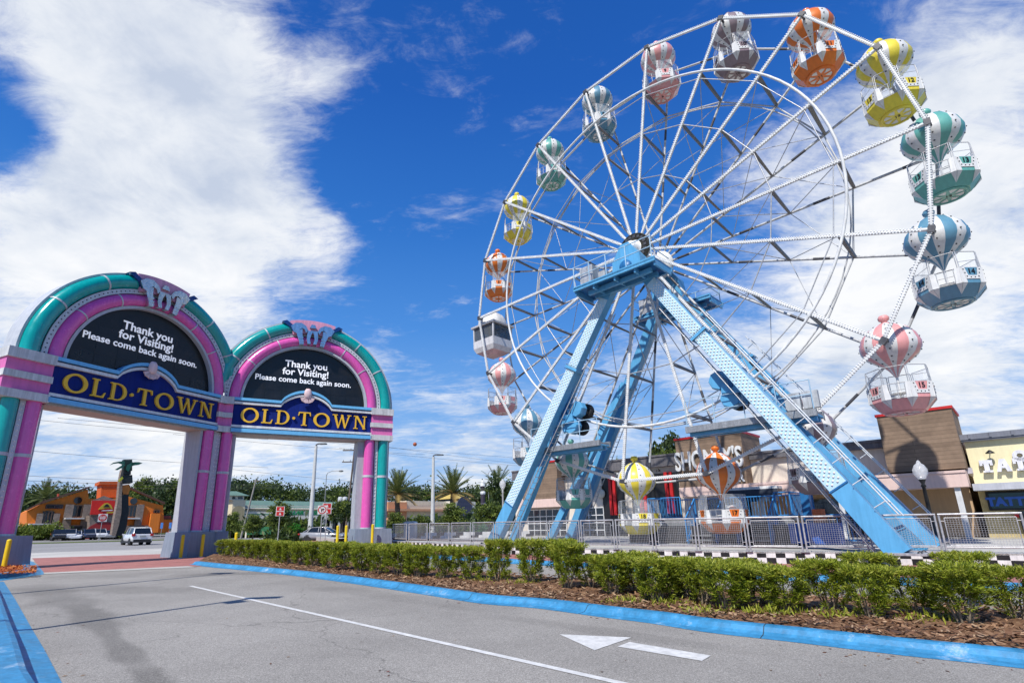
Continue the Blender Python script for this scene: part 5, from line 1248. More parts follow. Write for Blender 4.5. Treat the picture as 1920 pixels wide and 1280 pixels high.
# ------------------------------------------------------------------ strip mall behind the wheel
MF = frame(Vector((0, 0, 0)) - N * 34.5, U)       # wall plane; x = along U, y into the building
GROUND_P = .5
WOODM = brick('timber_cladding', (.27, .185, .125), (.215, .145, .097), (.16, .11, .075), 1, 7.3, .2, .2)
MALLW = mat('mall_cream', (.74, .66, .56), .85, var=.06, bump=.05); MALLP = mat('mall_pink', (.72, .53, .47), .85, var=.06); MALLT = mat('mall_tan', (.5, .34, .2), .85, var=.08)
MALLD = mat('mall_parapet', (.16, .15, .16), .7, var=.2); YELW = mat('shop_yellow', (.82, .74, .47), .85, var=.05, bump=.05)
YBRICK = brick('yellow_brick', (.62, .5, .24), (.56, .44, .2), (.45, .36, .2), 4, .5, .16)
def mall(name, label):
    t = thing(name, label, 'shop building', MF); return t
t = mall('restaurant_building', 'white roadside restaurant with red edged timber tower, black bays and raised white lettering')
b = MB(); b.box(-32, -16.3, 0, 14, GROUND_P, 5.2); b.box(-16.3, -11.7, 0, 14, GROUND_P, 5.2); b.build('wall', [MALLW], t)
b = MB(); b.box(-32, -16.1, -.35, .3, 5.2, 5.9); b.box(-32, -16.1, -.42, .3, 5.9, 6.02); b.box(-32, -16.1, -.45, -.4, 5.2, 5.26); b.build('parapet', [MALLD], t)
for x0, x1, z1, nm in ((-16.15, -11.85, 6.75, 1), (-30.2, -26.4, 6.3, 0)):
    b = MB(); b.box(x0, x1, -1, 2.2, 3.62 if nm else 3.4, z1); tw = b.build('timber_tower', [WOODM], t)
    b = MB(); b.box(x0 - .06, x1 + .06, -1.06, 2.26, z1, z1 + .14); b.build('red_coping', [RED], tw)
text('shop_name', "SHONEY'S", 1.72, -14.05, -1.12, 4.72, WHITE, t, .09, .03, sx=.56)
text('shop_tagline', 'R', .62, -12.15, -1.06, 3.78, WHITE, t, .05, .02, sx=.95)
b = MB()
for x in (-24.6, -21.9, -19.4, -17.6):
    b.mark(); b.box(x - .95 if x > -24 else x - .7, x + .95 if x > -24 else x + .7, -.06, .02, GROUND_P, 4.75)
b.build_each('black_bay', [BLACK], t)
b = MB()
for x in (-21.9, -19.4, -17.35): b.mark(); b.box(x - .28, x - .06, -.2, -.06, 2.0, 4.8); b.box(x + .06, x + .28, -.2, -.06, 2.0, 4.8)
b.build_each('red_column', [RED], t)
b = MB(); b.box(-31, -26.0, -1.05, 0, 2.75, 3.4); b.mark(); b.box(-16.2, -11.8, -1.05, 0, 3.0, 3.62); b.build_each('pink_fascia', [MALLP], t)
b = MB(); 
for xx, k in ((-30.5, 6), (-24.9, 3)):
    b.mark(); b.box(xx, xx + k * .68, -.08, .02, GROUND_P, 2.6, 1)
    for i in range(k + 1): b.box(xx + i * .68, xx + i * .68 + .06, -.12, -.08, GROUND_P, 2.6, 0)
    for z in (.9, 1.45, 2.0, 2.55): b.box(xx, xx + k * .68 + .06, -.13, -.09, z, z + .06, 0)
b.build_each('garage_door', [WHITE, GLASSD], t)
b = MB(); b.box(-15.2, -12.2, -.04, .02, GROUND_P, 2.9); b.build('shopfront', [GLASSD], t)
b = MB()
for x in (-20.5, -18.5, -20.1, -17.9): b.tube((x, -.1, 4.95), (x, -.4, 5.05), .03, 6); b.lathe([(.04, 0), (.16, -.1), (.16, -.13)], 10, (x, -.42, 5.0))
b.build_each('wall_lamp', [BLACK], t)
b = MB(); b.lathe([(.001, 0), (.32, .0), (.36, .05), (.001, .08)], 18); b.v = [(p[0] - 22.9, p[2] - .2, p[1] + 3.6) for p in b.v]; b.lathe([(.1, .0), (.1, .25)], 10, (-22.9, -.15, 3.95)); b.build('badge_sign', [mat('badge_cream', (.6, .58, .5), .6)], t)
# dark awning at the entrance
b = MB(); b.box(-13.2, -9.9, -2.2, 0, 3.2, 3.35, 1); b.add([(-13.2, -2.2, 3.2), (-9.9, -2.2, 3.2), (-9.9, -2.3, 2.5), (-13.2, -2.3, 2.5)], [(0, 1, 2, 3)], 0); b.build('entrance_awning', [mat('awning_navy', (.02, .03, .05), .6), WHITE], t)
t = mall('store_building', 'long cream shop with pink canopy band and tan shaded wall beneath')
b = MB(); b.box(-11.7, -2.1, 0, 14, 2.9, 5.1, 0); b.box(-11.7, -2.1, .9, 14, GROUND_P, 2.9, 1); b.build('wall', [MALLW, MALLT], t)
b = MB(); b.box(-11.8, -4.8, -.3, .3, 5.1, 5.42); b.box(-11.8, -4.8, -.36, .3, 5.42, 5.55); b.build('parapet', [MALLD], t)
b = MB(); b.box(-11.7, -1.95, -1.25, 0, 2.85, 3.5); b.box(-11.7, -1.95, -1.3, 0, 3.5, 3.62); b.build('canopy_fascia', [MALLP], t)
b = MB(); b.box(-4.9, -1.9, -1.0, 2.2, 3.72, 6.62); tw = b.build('timber_tower', [WOODM], t)
b = MB(); b.box(-4.96, -1.84, -1.06, 2.26, 6.62, 6.75); b.build('red_coping', [RED], tw)
b = MB()
for x in (-2.4, -7.2, -11.2): b.mark(); b.box(x - .11, x + .11, -1.1, -.9, GROUND_P, 2.85)
b.build_each('canopy_post', [mat('post_white', (.66, .66, .66), .6)], t)
b = MB(); b.box(-9, -5.6, .8, .92, GROUND_P, 2.6); b.build('shopfront', [GLASSD], t)
t = mall('tattoo_shop', 'yellow tattoo parlour with white raised lettering and grey canopy')
b = MB(); b.box(-1.8, 9, 0, 14, 2.95, 5.02, 0); b.box(-1.8, 9, .6, 14, GROUND_P, 2.95, 1); b.build('wall', [YELW, YBRICK], t)
b = MB(); b.box(-1.9, 9, -.25, .3, 5.02, 5.1); b.box(-1.9, 9, -.3, .3, 5.1, 5.36)
for i in range(14): b.box(-1.6 + i * .75, -1.52 + i * .75, -.34, -.3, 5.14, 5.36)
b.build('parapet', [mat('slate_parapet', (.19, .2, .24), .6)], t)
b = MB(); b.box(-1.85, 9, -1.0, .0, 2.66, 2.97); b.build('canopy', [mat('canopy_grey', (.5, .51, .56), .6)], t)
LET = mat('letter_white', (.8, .79, .84), .5)
x = -1.45
b = MB(); LY0, LY1 = -.26, -.03
for ch, w_ in (('T', .46), ('A', .52), ('T', .46), ('T', .46), ('O', .56), ('O', .56)):
    z0, h = 3.5, .58; b.mark()
    if ch == 'T': b.box(x, x + w_, LY0, LY1, z0 + h - .17, z0 + h); b.box(x + w_/2 - .09, x + w_/2 + .09, LY0 + .002, LY1, z0, z0 + h - .17); b.box(x + .08, x + .42, LY0 + .002, LY1, z0, z0 + .09); b.box(x, x + .1, LY0 + .003, LY1, z0 + h - .26, z0 + h - .17); b.box(x + w_ - .1, x + w_, LY0 + .003, LY1, z0 + h - .26, z0 + h - .17)
    elif ch == 'A': b.prism([(x, z0), (x + .15, z0), (x + w_/2 + .04, z0 + h), (x + w_/2 - .1, z0 + h)], LY0, LY1); b.prism([(x + w_, z0), (x + w_ - .17, z0), (x + w_/2 - .08, z0 + h), (x + w_/2 + .1, z0 + h)], LY0 + .002, LY1); b.box(x + .12, x + w_ - .12, LY0 + .004, LY1, z0 + .16, z0 + .27)
    else: b.ann(x + .29, z0 + .29, .14, .3, LY0, LY1, 0, 2*PI, 24)
    x += w_ + .08
xx = -.22; b.mark(); b.ann(xx + .2, 4.18, .1, .25, LY0, LY1, 0, 2*PI, 24)
b.mark()
for q in (.62, 1.0): b.box(xx + q, xx + q + .12, LY0, LY1, 3.94, 4.42)
b.box(xx + .45, xx + 1.0, LY0 + .002, LY1, 4.12, 4.24)
b.build_each('shop_letter', [LET], t)
b = MB(); b.box(-1.45, .4, .5, .58, 1.85, 2.55, 0); b.box(-1.55, .5, .56, .6, 1.75, 2.65, 1); wn = b.build('window', [mat('window_teal', (.01, .05, .06), .1), BLACK], t)
text('window_sign', 'TATTOO', .52, -.5, .48, 1.98, emit('neon_blue', (.02, .09, .42), .12), wn, .02, .03, sx=1.0)
b = MB(); b.box(-.75, .45, .5, .56, 1.42, 1.6); b.build('red_valance', [RED], wn)
b = MB(); b.box(-.6, .5, .5, .59, GROUND_P, 1.7); b.build('shop_door', [GLASSD], t)
b = MB(); b.tube((-.98, -.05, 4.45), (-.98, -.3, 4.5), .02, 6); b.lathe([(.03, .12), (.16, .0), (.17, -.04)], 12, (-.98, -.34, 4.4)); b.build('wall_lamp', [BLACK], t)
b = MB(); b.box(-2.02, -1.75, -.12, -.02, 3.5, 3.78); b.build('meter_box', [mat('box_lilac', (.5, .47, .52), .6)], t)

# ------------------------------------------------------------------ boarding deck behind the wheel
DF = WM @ Matrix.Translation((0, 0, ZG))          # ride ground frame
deck = thing('boarding_deck', 'blue railed boarding deck with steps behind the lowest gondolas', 'deck', DF)
b = MB(); b.box(-2.6, 3.9, 3.6, 6.8, .95, 1.05); b.box(-2.6, 3.9, 3.55, 3.6, .75, 1.06); b.build('deck_floor', [mat('deck_grey', (.3, .31, .32), .6, .3)], deck)
b = MB()
for x in (-2.5, -.6, 1.3, 3.2):
    for y in (3.7, 6.6): b.box(x - .05, x + .05, y - .05, y + .05, 0, .95)
for x in (-2.5, .9, 3.2): b.tube((x, 3.7, .9), (x + 1.8, 3.7, .05), .03, 6); b.tube((x + 1.8, 3.7, .9), (x, 3.7, .05), .025, 6)
b.build('deck_frame', [mat('truss_white', (.66, .66, .68), .5)], deck)
def rail(b, p0, p1, h=1.05, nb=None, thick=.024):
    p0, p1 = Vector(p0), Vector(p1); L = (p1 - p0).length; nb = nb or max(2, int(L / .14)); up = Vector((0, 0, 1))
    b.tube(p0 + up*h, p1 + up*h, .03, 6); b.tube(p0 + up*.12, p1 + up*.12, thick, 6)
    for i in range(nb + 1): p = p0.lerp(p1, i / nb); b.tube(p + up*.12, p + up*h, .012 if 0 < i < nb else .035, 5)
for nm_, segs in (('guard_rail', [((-2.6, 6.8, 1.05), (3.9, 6.8, 1.05)), ((3.9, 3.6, 1.05), (3.9, 6.8, 1.05)), ((-2.6, 3.6, 1.05), (-2.6, 6.8, 1.05))]), ('guard_rail', [((-2.6, 3.58, 1.05), (-.9, 3.58, 1.05)), ((3.3, 3.58, 1.05), (3.9, 3.58, 1.05))])):
    b = MB()
    for a, c in segs: b.mark(); rail(b, a, c)
    b.build_each(nm_, [RAILB], deck)
for x0 in (-.2, 2.0):
    b = MB(); x1 = x0 + 1.3
    for i in range(5): b.box(x0, x1, 2.5 + i * .23, 2.73 + i * .23, .15 + i * .18, .2 + i * .18, 1)
    for x in (x0, x1): b.beam((x, 2.45, .05), (x, 3.6, .98), .06, .2); rail(b, (x, 2.45, .1), (x, 3.6, 1.0), 1.0)
    b.build('deck_steps', [RAILB, MATS['deck_grey']], deck)
# queue railings right of the deck
qr = thing('queue_railing', 'tall blue queue railing right of the orange gondola', 'railing', DF); b = MB()
for a, c in (((4.4, 4.9, .0), (6.2, 4.9, .0)), ((4.4, 6.2, 0), (6.2, 6.2, 0))): rail(b, a, c, 1.15)
b.build('railing_bars', [RAILB], qr); b = MB()
for x in (4.25,): b.box(x - .16, x + .16, 4.3, 4.6, 0, 2.7)
b.build('railing_post', [RIDED], qr)
# dark machinery skirt in the pit under the wheel
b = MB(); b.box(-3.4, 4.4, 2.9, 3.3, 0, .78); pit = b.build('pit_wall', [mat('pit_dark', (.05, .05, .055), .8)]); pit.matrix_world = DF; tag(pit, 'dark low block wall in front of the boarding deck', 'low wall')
ms = thing('motor_crate', 'bright blue machine housing behind the right hand leg', 'machine', DF @ Matrix.Translation((5.0, 2.2, 0))); b = MB(); b.box(-.8, .8, -.4, .4, .1, .85); b.build('housing', [mat('machine_blue', (.02, .1, .42), .4)], ms); b = MB(); b.lathe([(.22, 0), (.22, .5)], 12, (.2, 0, .85)); b.build('motor', [mat('motor_orange', (.55, .12, .04), .5)], ms)
# round sign on the steps
dn = thing('no_entry_disc', 'small red and white round no entry sign between the blue steps', 'sign', DF @ Matrix.Translation((1.6, 3.4, 1.35))); b = MB(); b.box(-.3, .3, -.01, .02, -.3, .3, 0); b.ann(0, 0, .0, .24, -.03, -.012, 0, 2*PI, 20, 1); b.box(-.16, .16, -.045, -.031, -.05, .05, 0); b.build('sign_face', [WHITE, RED], dn)

# ------------------------------------------------------------------ vehicles
def car(loc, heading, kind, paint, label, group=None, name=None):
    """body lofted along its length (+x is the front)"""
    M = frame(loc, (math.cos(heading), math.sin(heading)))
    t = thing(name or {'suv': 'suv', 'sedan': 'sedan_car', 'pickup': 'pickup_truck'}[kind], label, 'car', M, group)
    if kind == 'sedan':
        L = 4.7; st = [(-2.35, .42, .72, .62), (-2.28, .3, .92, .8), (-1.7, .24, .98, .9), (-.6, .22, .95, .92), (.6, .22, .92, .92), (1.4, .23, .86, .9), (2.05, .26, .74, .82), (2.32, .34, .6, .62)]
        cab = [(-1.95, .97, .97, .7, .7), (-1.15, .95, 1.4, .78, .58), (-.3, .95, 1.45, .8, .6), (.25, .93, 1.42, .8, .6), (1.15, .9, .93, .76, .7)]; wx = (-1.38, 1.42); wr = .33
    elif kind == 'suv':
        L = 4.25; st = [(-2.1, .5, .98, .8), (-2.05, .34, 1.08, .88), (-1.4, .3, 1.08, .91), (0, .28, 1.06, .92), (1.0, .3, 1.04, .91), (1.75, .34, .98, .86), (2.1, .42, .8, .7)]
        cab = [(-2.04, 1.08, 1.1, .8, .76), (-1.78, 1.08, 1.62, .82, .66), (-.6, 1.06, 1.7, .83, .68), (.35, 1.06, 1.66, .82, .66), (1.1, 1.04, 1.07, .78, .72)]; wx = (-1.28, 1.35); wr = .36
    b = MB(); v = []; m = 12
    for (x, z0, z1, hw) in st:
        zm = (z0 + z1) / 2
        ring = [(hw*.8, z0), (hw*.97, z0 + .08), (hw, zm - .04), (hw*.985, zm + .1), (hw*.94, z1 - .03), (hw*.8, z1)]
        v += [(x, y, z) for y, z in ring] + [(x, -y, z) for y, z in ring[::-1]]
    f = [(i*m + k, i*m + (k+1) % m, (i+1)*m + (k+1) % m, (i+1)*m + k) for i in range(len(st) - 1) for k in range(m)]
    b.add(v, f, 0, True); b.add(v[:m], [tuple(range(m))], 0); b.add(v[-m:], [tuple(range(m - 1, -1, -1))], 0)
    # roof and pillars
    for i in range(len(cab) - 1):
        (x0, b0, t0_, w0, u0), (x1, b1, t1_, w1, u1) = cab[i], cab[i+1]
        b.add([(x0, -u0, t0_), (x1, -u1, t1_), (x1, u1, t1_), (x0, u0, t0_)], [(0, 1, 2, 3)], 0 if 0 < i < len(cab) - 2 else 2, False)
        for s in (-1, 1):
            b.add([(x0, s*w0, b0), (x1, s*w1, b1), (x1, s*u1, t1_), (x0, s*u0, t0_)], [(0, 1, 2, 3) if s < 0 else (3, 2, 1, 0)], 2, False)
    for i in range(1, len(cab) - 1):
        x0, b0, t0_, w0, u0 = cab[i]
        for s in (-1, 1): b.beam((x0, s*(u0 + .005), t0_), (x0 + (.02 if i == 2 else (-.35 if i == 1 else .4)) * (1 if kind == 'sedan' else .4), s*(w0 + .01), b0), .07, .05, (1, 0, 0), 0)
    for s in (-1, 1):
        b.path([(c[0], s*(c[4] + .005), c[2]) for c in cab], .035, 5, mi=0); b.beam((wx[0] - .55, s*.905, .3), (wx[1] + .55, s*.905, .3), .03, .16, (0, 0, 1), 1)
    b.box(-st[-1][0] * 1.005 - .02, -1.9, -.74, .74, .26, .44 if kind == 'sedan' else .56, 1)
    b.build('body', [paint, mat('car_trim', (.02, .02, .022), .6), GLASSD], t)
    for x in wx:
        for s in (-1, 1):
            w_ = MB(Matrix.Translation((x, s * .8, wr)) @ Matrix.Rotation(R(90), 4, 'X')); w_.lathe([(wr*.62, .11), (wr*.9, .12), (wr, .07), (wr, -.07), (wr*.9, -.12), (wr*.62, -.11)], 20)
            wh = w_.build('wheel', [RUBBER], t)
            w_ = MB(Matrix.Translation((x, s * .8, wr)) @ Matrix.Rotation(R(90), 4, 'X')); w_.lathe([(.001, .06), (wr*.2, .08), (wr*.62, .1), (wr*.62, -.1), (wr*.2, -.08), (.001, -.06)], 10, sm=False); w_.build('rim', [mat('alloy_rim', (.35, .36, .38), .3, .7)], wh)
            w_ = MB(Matrix.Translation((x, s * .77, wr)) @ Matrix.Rotation(R(90), 4, 'X')); w_.lathe([(.001, .13), (wr*1.2, .13), (wr*1.2, -.13), (.001, -.13)], 20); w_.build('wheel_arch', [BLACK], t)
    for s in (-1, 1):
        b = MB(); z0 = .72 if kind == 'sedan' else .86
        b.box(-st[0][0] * -1 - .035, -st[0][0] * -1 + .12, s*.78 - .14, s*.78 + .14, z0, z0 + (.14 if kind == 'sedan' else .24)); b.build('tail_light', [mat('tail_red', (.5, .02, .02), .25)], t)
        b = MB(); b.box(st[-1][0] - .2, st[-1][0] - .02, s*.56 - .14, s*.56 + .14, .58, .7); b.build('headlight', [mat('lamp_clear', (.7, .72, .75), .15)], t)
        b = MB(); b.box(.75, .9, s*.98 - .1, s*.98 + .1, .96, 1.08); b.build('mirror', [paint], t)
    if kind == 'suv':
        b = MB(); b.add([(-2.085, -.66, 1.14), (-1.865, -.56, 1.52), (-1.865, .56, 1.52), (-2.085, .66, 1.14)], [(0, 1, 2, 3), ]); b.build('rear_window', [GLASSD], t)
        b = MB(); b.box(-2.14, -2.1, -.26, .26, .78, .92); b.build('number_plate', [mat('plate_grey', (.4, .42, .4), .5)], t)
        b = MB()
        for s in (-1, 1): b.tube((-1.5, s*.6, 1.74), (.3, s*.6, 1.73), .025, 6)
        b.build('roof_rail', [BLACK], t)
    return t
def paint(n_, c): return mat(n_, c, .25, .1, var=.03, coat=.8)
HQ = math.atan2(q0.y, q0.x); HT = math.atan2(t0.y, t0.x)
p = G(254, 1021); car((p.x, p.y, .006), HQ + .04, 'suv', paint('paint_white', (.78, .78, .78)), 'white SUV seen from behind driving away through the gateway')
p = G(607, 1010); p = GD(609, 55, .0); car((p.x, p.y, .0), R(-8), 'sedan', paint('paint_silver', (.3, .31, .33)), 'silver grey sedan crossing beyond the hedge between the gateway pillars')

# ------------------------------------------------------------------ far side of the highway
FQ = 122
FF = frame(q0 * FQ, t0)                          # facade plane, x to the right
def fx(px, py, y=0): return fpx(FF, px, py, y)
def fr(b, px0, py0, px1, py1, y0, y1, mi=0):      # box whose face is seen between two photo corners
    xa, za = fx(px0, py0, y0); xb, zb = fx(px1, py1, y0); b.box(min(xa, xb), max(xa, xb), y0, y1, max(0, min(za, zb)), max(za, zb), mi)
def fpoly(b, pts, y0, y1, mi=0): b.prism([fx(x, y, y0) for x, y in pts], y0, y1, mi)
ob = thing('orange_restaurant', 'two storey orange restaurant with stone arches and a red sign panel', 'restaurant', FF)
b = MB(); fpoly(b, [(50, 1000), (50, 958), (76, 945), (165, 917), (166, 934), (196, 936), (240, 930), (300, 946), (306, 947), (308, 998)], 0, 18); b.build('wall', [ORANGE], ob)
b = MB(); fpoly(b, [(189, 932), (191, 903), (224, 903), (224, 932)], 4, 9); fpoly(b, [(186, 908), (187, 902), (226, 902), (226, 908)], 3.8, 9.2); b.build('roof_tower', [ORANGE2], ob)
b = MB()
for (x0, y0_, x1, y1_) in ((50, 957, 78, 943.5), (76, 944, 167, 915), (238, 914, 308, 945)):
    b.mark(); a, c = fx(x0, y0_), fx(x1, y1_); b.add([(a[0], -.6, a[1]), (c[0], -.6, c[1]), (c[0], .5, c[1]), (a[0], .5, a[1]), (a[0], -.6, a[1] + .35), (c[0], -.6, c[1] + .35), (c[0], .5, c[1] + .35), (a[0], .5, a[1] + .35)], [(3, 2, 1, 0), (4, 5, 6, 7), (0, 1, 5, 4), (1, 2, 6, 5), (2, 3, 7, 6), (3, 0, 4, 7)])
b.build_each('roof_edge', [mat('tile_brown', (.13, .06, .04), .8)], ob)
b = MB()
for a in ((124, 945, 132, 985), (158, 945, 166, 990), (166, 962, 178, 1000), (258, 945, 265, 985), (50, 985, 166, 1000), (232, 985, 290, 1000), (70, 962, 76, 990), (102, 962, 108, 990)): b.mark(); fr(b, *a, -.5, .1)
b.build_each('stone_pier', [STONE], ob)
for a in ((134, 947, 155, 968), (241, 947, 257, 968), (86, 946, 118, 953), (81, 958, 98, 980), (162, 948, 170, 965), (288, 956, 299, 961)):
    b = MB(); fr(b, *a, -.2, .05); w_ = b.build('window', [GLASSD], ob); b = MB(); x0, z0 = fx(a[0], a[3]); x1, z1 = fx(a[2], a[1])
    for e in (x0, (x0 + x1)/2, x1): b.box(e - .08, e + .08, -.28, -.2, z0, z1)
    b.box(x0, x1, -.29, -.2, z1 - .1, z1 + .08); b.build('window_frame', [mat('frame_brown', (.1, .06, .04), .6)], w_)
b = MB()
for (x, y) in ((146, 937.5), (250.5, 939)):
    b.mark(); c = fx(x, y); b.ann(c[0], c[1], 0, .6, -.15, .1, 0, 2*PI, 20)
b.build_each('round_window', [GLASSD], ob)
b = MB()
for a in ((123, 970, 158, 972.5), (235, 970, 263, 972.5), (55, 981, 102, 983)): b.mark(); fr(b, *a, -2.0, 0)
b.build_each('balcony_slab', [mat('slab_white', (.7, .68, .64), .7)], ob)
b = MB()
for a in ((98, 988, 118, 1000), (133, 986, 152, 1000)):
    b.mark(); fr(b, *a, -.55, -.4)
b.build_each('dark_entry', [BLACK], ob)
en = MB(); fpoly(en, [(168, 999), (168, 966), (215, 966), (215, 999)], -4.5, 0); en.build('stone_porch', [STONE], ob)
b = MB(); c = fx(192, 1000, -4.6); b.ann(c[0], 0, 0, 2.9, -4.62, -4.5, 0, PI, 20, 0); b.ann(c[0], 0, 0, 1.6, -4.7, -4.62, 0, PI, 16, 1); b.build('arch_door', [mat('door_red', (.35, .02, .02), .6), BLACK], ob)
b = MB(); fpoly(b, [(170, 966), (172, 938), (195, 929), (218, 937), (218, 966)], -4.8, -4.5, 1); fpoly(b, [(169, 964), (173, 938), (216, 938), (216, 964)], -5.0, -4.8, 0); sg = b.build('red_sign_panel', [mat('sign_red', (.75, .02, .01), .5), STONE], ob)
b = MB(); fpoly(b, [(184, 955), (190, 948), (196, 943), (202, 942), (208, 946), (212, 954), (205, 952), (196, 953)], -5.1, -5.0, 0); fpoly(b, [(190, 957.5), (192, 956), (211, 955), (211, 957)], -5.1, -5.0, 1); fpoly(b, [(200, 962), (200, 959.5), (214, 958.5), (214, 961)], -5.1, -5.0, 0); fpoly(b, [(194, 950), (199, 944.5), (203, 945), (206, 950)], -5.16, -5.1, 2); b.build('sign_lettering', [mat('sign_yellow', (.6, .42, .03), .5), WHITE, BLACK], sg)
b = MB(); fr(b, 284, 965, 334, 998, 2, 12, 0); fr(b, 284, 962, 296, 998, -1, 2, 0); b.build('side_wing', [ORANGE], ob)
b = MB(); fr(b, 287, 965, 328, 973, 1.8, 2.0); wsn = b.build('wing_sign', [mat('wing_green', (.01, .04, .015), .5)], ob)
b = MB(); fr(b, 297, 966.5, 320, 971.5, 1.7, 1.8); b.build('sign_lettering', [mat('letter_maroon', (.2, .02, .02), .5)], wsn)
b = MB(); fpoly(b, [(108, 932), (108, 925), (111, 925), (111, 931)], 5, 6); b.build('vent_stack', [mat('vent_red', (.4, .08, .04), .6)], ob)
# carved pylon with palm fronds in front of it
PQ = frame(q0 * 100, t0)
py = thing('sign_pylon', 'tall dark curved sign pylon with green metal palm fronds on top', 'sign pylon', PQ)
def ppx(pts, y=0): return [fpx(PQ, x, y_, y) for x, y_ in pts]
b = MB(); b.prism(ppx([(216, 1004), (222, 985), (226, 960), (226, 928), (241, 926), (241, 958), (238, 985), (231, 1004)]), 0, 1.6); b.build('column', [mat('pylon_black', (.012, .014, .016), .5)], py)
b = MB(); b.prism(ppx([(209, 1002), (213, 975), (220, 940), (224, 900), (228, 880), (231, 880), (228, 925), (227, 960), (222, 985), (216, 1004)]), -.3, 1.4); b.build('trunk_panel', [STONE], py)
b = MB(); b.prism(ppx([(231, 926), (228, 917), (229, 909), (242, 908), (244, 917), (241, 926)]), -.1, 1.7); b.build('flame_panel', [mat('flame_orange', (.7, .2, .02), .5)], py)
b = MB(); b.prism(ppx([(228, 906), (229, 891), (247, 890), (248, 905)]), -.4, 1.9); b.prism(ppx([(230, 889), (231, 882), (245, 882), (245, 889)]), -.2, 1.7); b.build('sign_box', [mat('pylon_black2', (.015, .02, .018), .5)], py)
b = MB(); b.prism(ppx([(220, 901), (228, 893), (230, 897), (222, 904)]), -.6, -.4); b.build('yellow_sign', [mat('sign_lime', (.5, .5, .03), .5)], py)
b = MB(); b.prism(ppx([(231, 882), (232, 861), (248, 861), (248, 882)]), 0, 1.4); b.build('tower_top', [mat('pylon_green', (.012, .03, .02), .5)], py)
b = MB()
for pts in ([(234, 868), (228, 870), (222, 868), (213, 869), (205, 872), (212, 867), (222, 865), (233, 864)], [(234, 872), (228, 877), (220, 881), (215, 880), (222, 876), (233, 869)], [(246, 868), (252, 866), (260, 866), (267, 868), (260, 871), (252, 872), (246, 874)], [(240, 884), (236, 880), (238, 872), (248, 866), (254, 868), (246, 874)]):
    b.mark(); b.prism(ppx(pts, -.5), -.7, -.4)
b.build_each('metal_frond', [mat('frond_green', (.015, .11, .075), .5)], py)
# parked cars in front of the restaurant
cols = [('paint_black', (.02, .02, .025)), ('paint_silver2', (.5, .51, .53)), ('paint_pearl', (.66, .67, .7)), ('paint_navy', (.03, .04, .08)), ('paint_white2', (.72, .73, .74)), ('paint_grey', (.25, .26, .28)), ('paint_silver3', (.6, .61, .62)), ('paint_maroon', (.12, .03, .02))]
labs = ['black car parked first from the left before the orange restaurant', 'silver hatchback parked second from left before the orange restaurant', 'pearl white car parked third from left before the restaurant', 'navy car parked in the middle before the orange restaurant', 'white van like car parked right of the navy car', 'grey car parked left of the stone porch arch', 'silver car parked right of the white SUV before the orange wing', 'maroon car parked at the right end before the orange wing']
for i, (px, kd) in enumerate(((91, 'suv'), (109, 'suv'), (119, 'sedan'), (139, 'suv'), (158, 'suv'), (176, 'sedan'), (289, 'suv'), (318, 'suv'))):
    c = FF @ Vector((fx(px, 995)[0], -16, 0)); car((c.x, c.y, .012), HQ + PI + rnd.uniform(-.15, .15), kd, paint(*cols[i]), labs[i], 'cars parked before the orange restaurant')
# plaza with the green roof
pz = thing('green_roof_plaza', 'cream shopping plaza with long green roof and arched corner tower', 'shopping plaza', FF)
b = MB(); fr(b, 432, 946, 668, 998, 0, 20, 0); b.build('wall', [PALE], pz)
b = MB()
x0, z0 = fx(448, 951); x1, z1 = fx(668, 951); zt = fx(560, 939, 5)[1]
b.add([(x0, -1.2, z0), (x1, -1.2, z0), (x1, 6, zt), (x0, 6, zt), (x1, 14, z0), (x0, 14, z0)], [(0, 1, 2, 3), (3, 2, 4, 5)]); b.box(x0, x1, -1.2, -1.0, z0 - .3, z0 + .02, 1); b.build('roof', [GREENR, PALE], pz)
b = MB()
for i in range(22):
    b.mark(); px = 458 + i * 9.6; fr(b, px, 950.5, px + 8, 955.5, -.12, .02)
b.build_each('clerestory_window', [mat('window_olive', (.2, .19, .1), .4)], pz)
b = MB(); fr(b, 440, 966, 668, 972, -3.2, 0, 0); fr(b, 440, 959, 668, 966, -3, 0, 0); fr(b, 440, 962.5, 530, 964, -3.05, -3, 1); b.build('fascia', [PALE, mat('stripe_green', (.03, .25, .09), .5)], pz)
c = fx(561, 966, -3.1); text('shop_name', 'DOLLAR TREE', 1.25, c[0], -3.15, c[1] + .2, mat('letter_green', (.01, .26, .08), .5), pz, .08, .05, sx=1.15, shear=.2)
b = MB()
for i in range(16): b.mark(); px = 440 + i * 15; fr(b, px, 972, px + 2.2, 998, -3, -2.6)
b.build_each('canopy_column', [PALE], pz)
b = MB(); fr(b, 440, 975, 668, 998, -.1, .02); b.build('shopfront', [GLASSD], pz)
b = MB(); y0 = -5; A_, B_ = fx(430, 1000, y0), fx(461, 937, y0); b.box(A_[0], B_[0], y0, y0 + 6, 0, B_[1], 0); C_, D_ = fx(432, 937, y0), fx(459, 929, y0); b.box(C_[0], D_[0] , y0 + .3, y0 + 5.6, B_[1], D_[1], 1); b.build('corner_tower', [CREAM, PALE], pz)
b = MB(); cx = (C_[0] + D_[0]) / 2; hw = (D_[0] - C_[0]) / 2 + .9; zt = fx(447, 919, y0)[1]; v = [(cx - hw, y0 - .5, D_[1]), (cx + hw, y0 - .5, D_[1]), (cx + hw, y0 + 6.2, D_[1]), (cx - hw, y0 + 6.2, D_[1]), (cx - .6, y0 + 2.8, zt), (cx + .6, y0 + 2.8, zt)]
b.add(v, [(0, 1, 5, 4), (1, 2, 5), (2, 3, 4, 5), (3, 0, 4), (3, 2, 1, 0)]); b.build('tower_roof', [GREENR], pz)
b = MB(); c = fx(446, 966, y0 - .05)
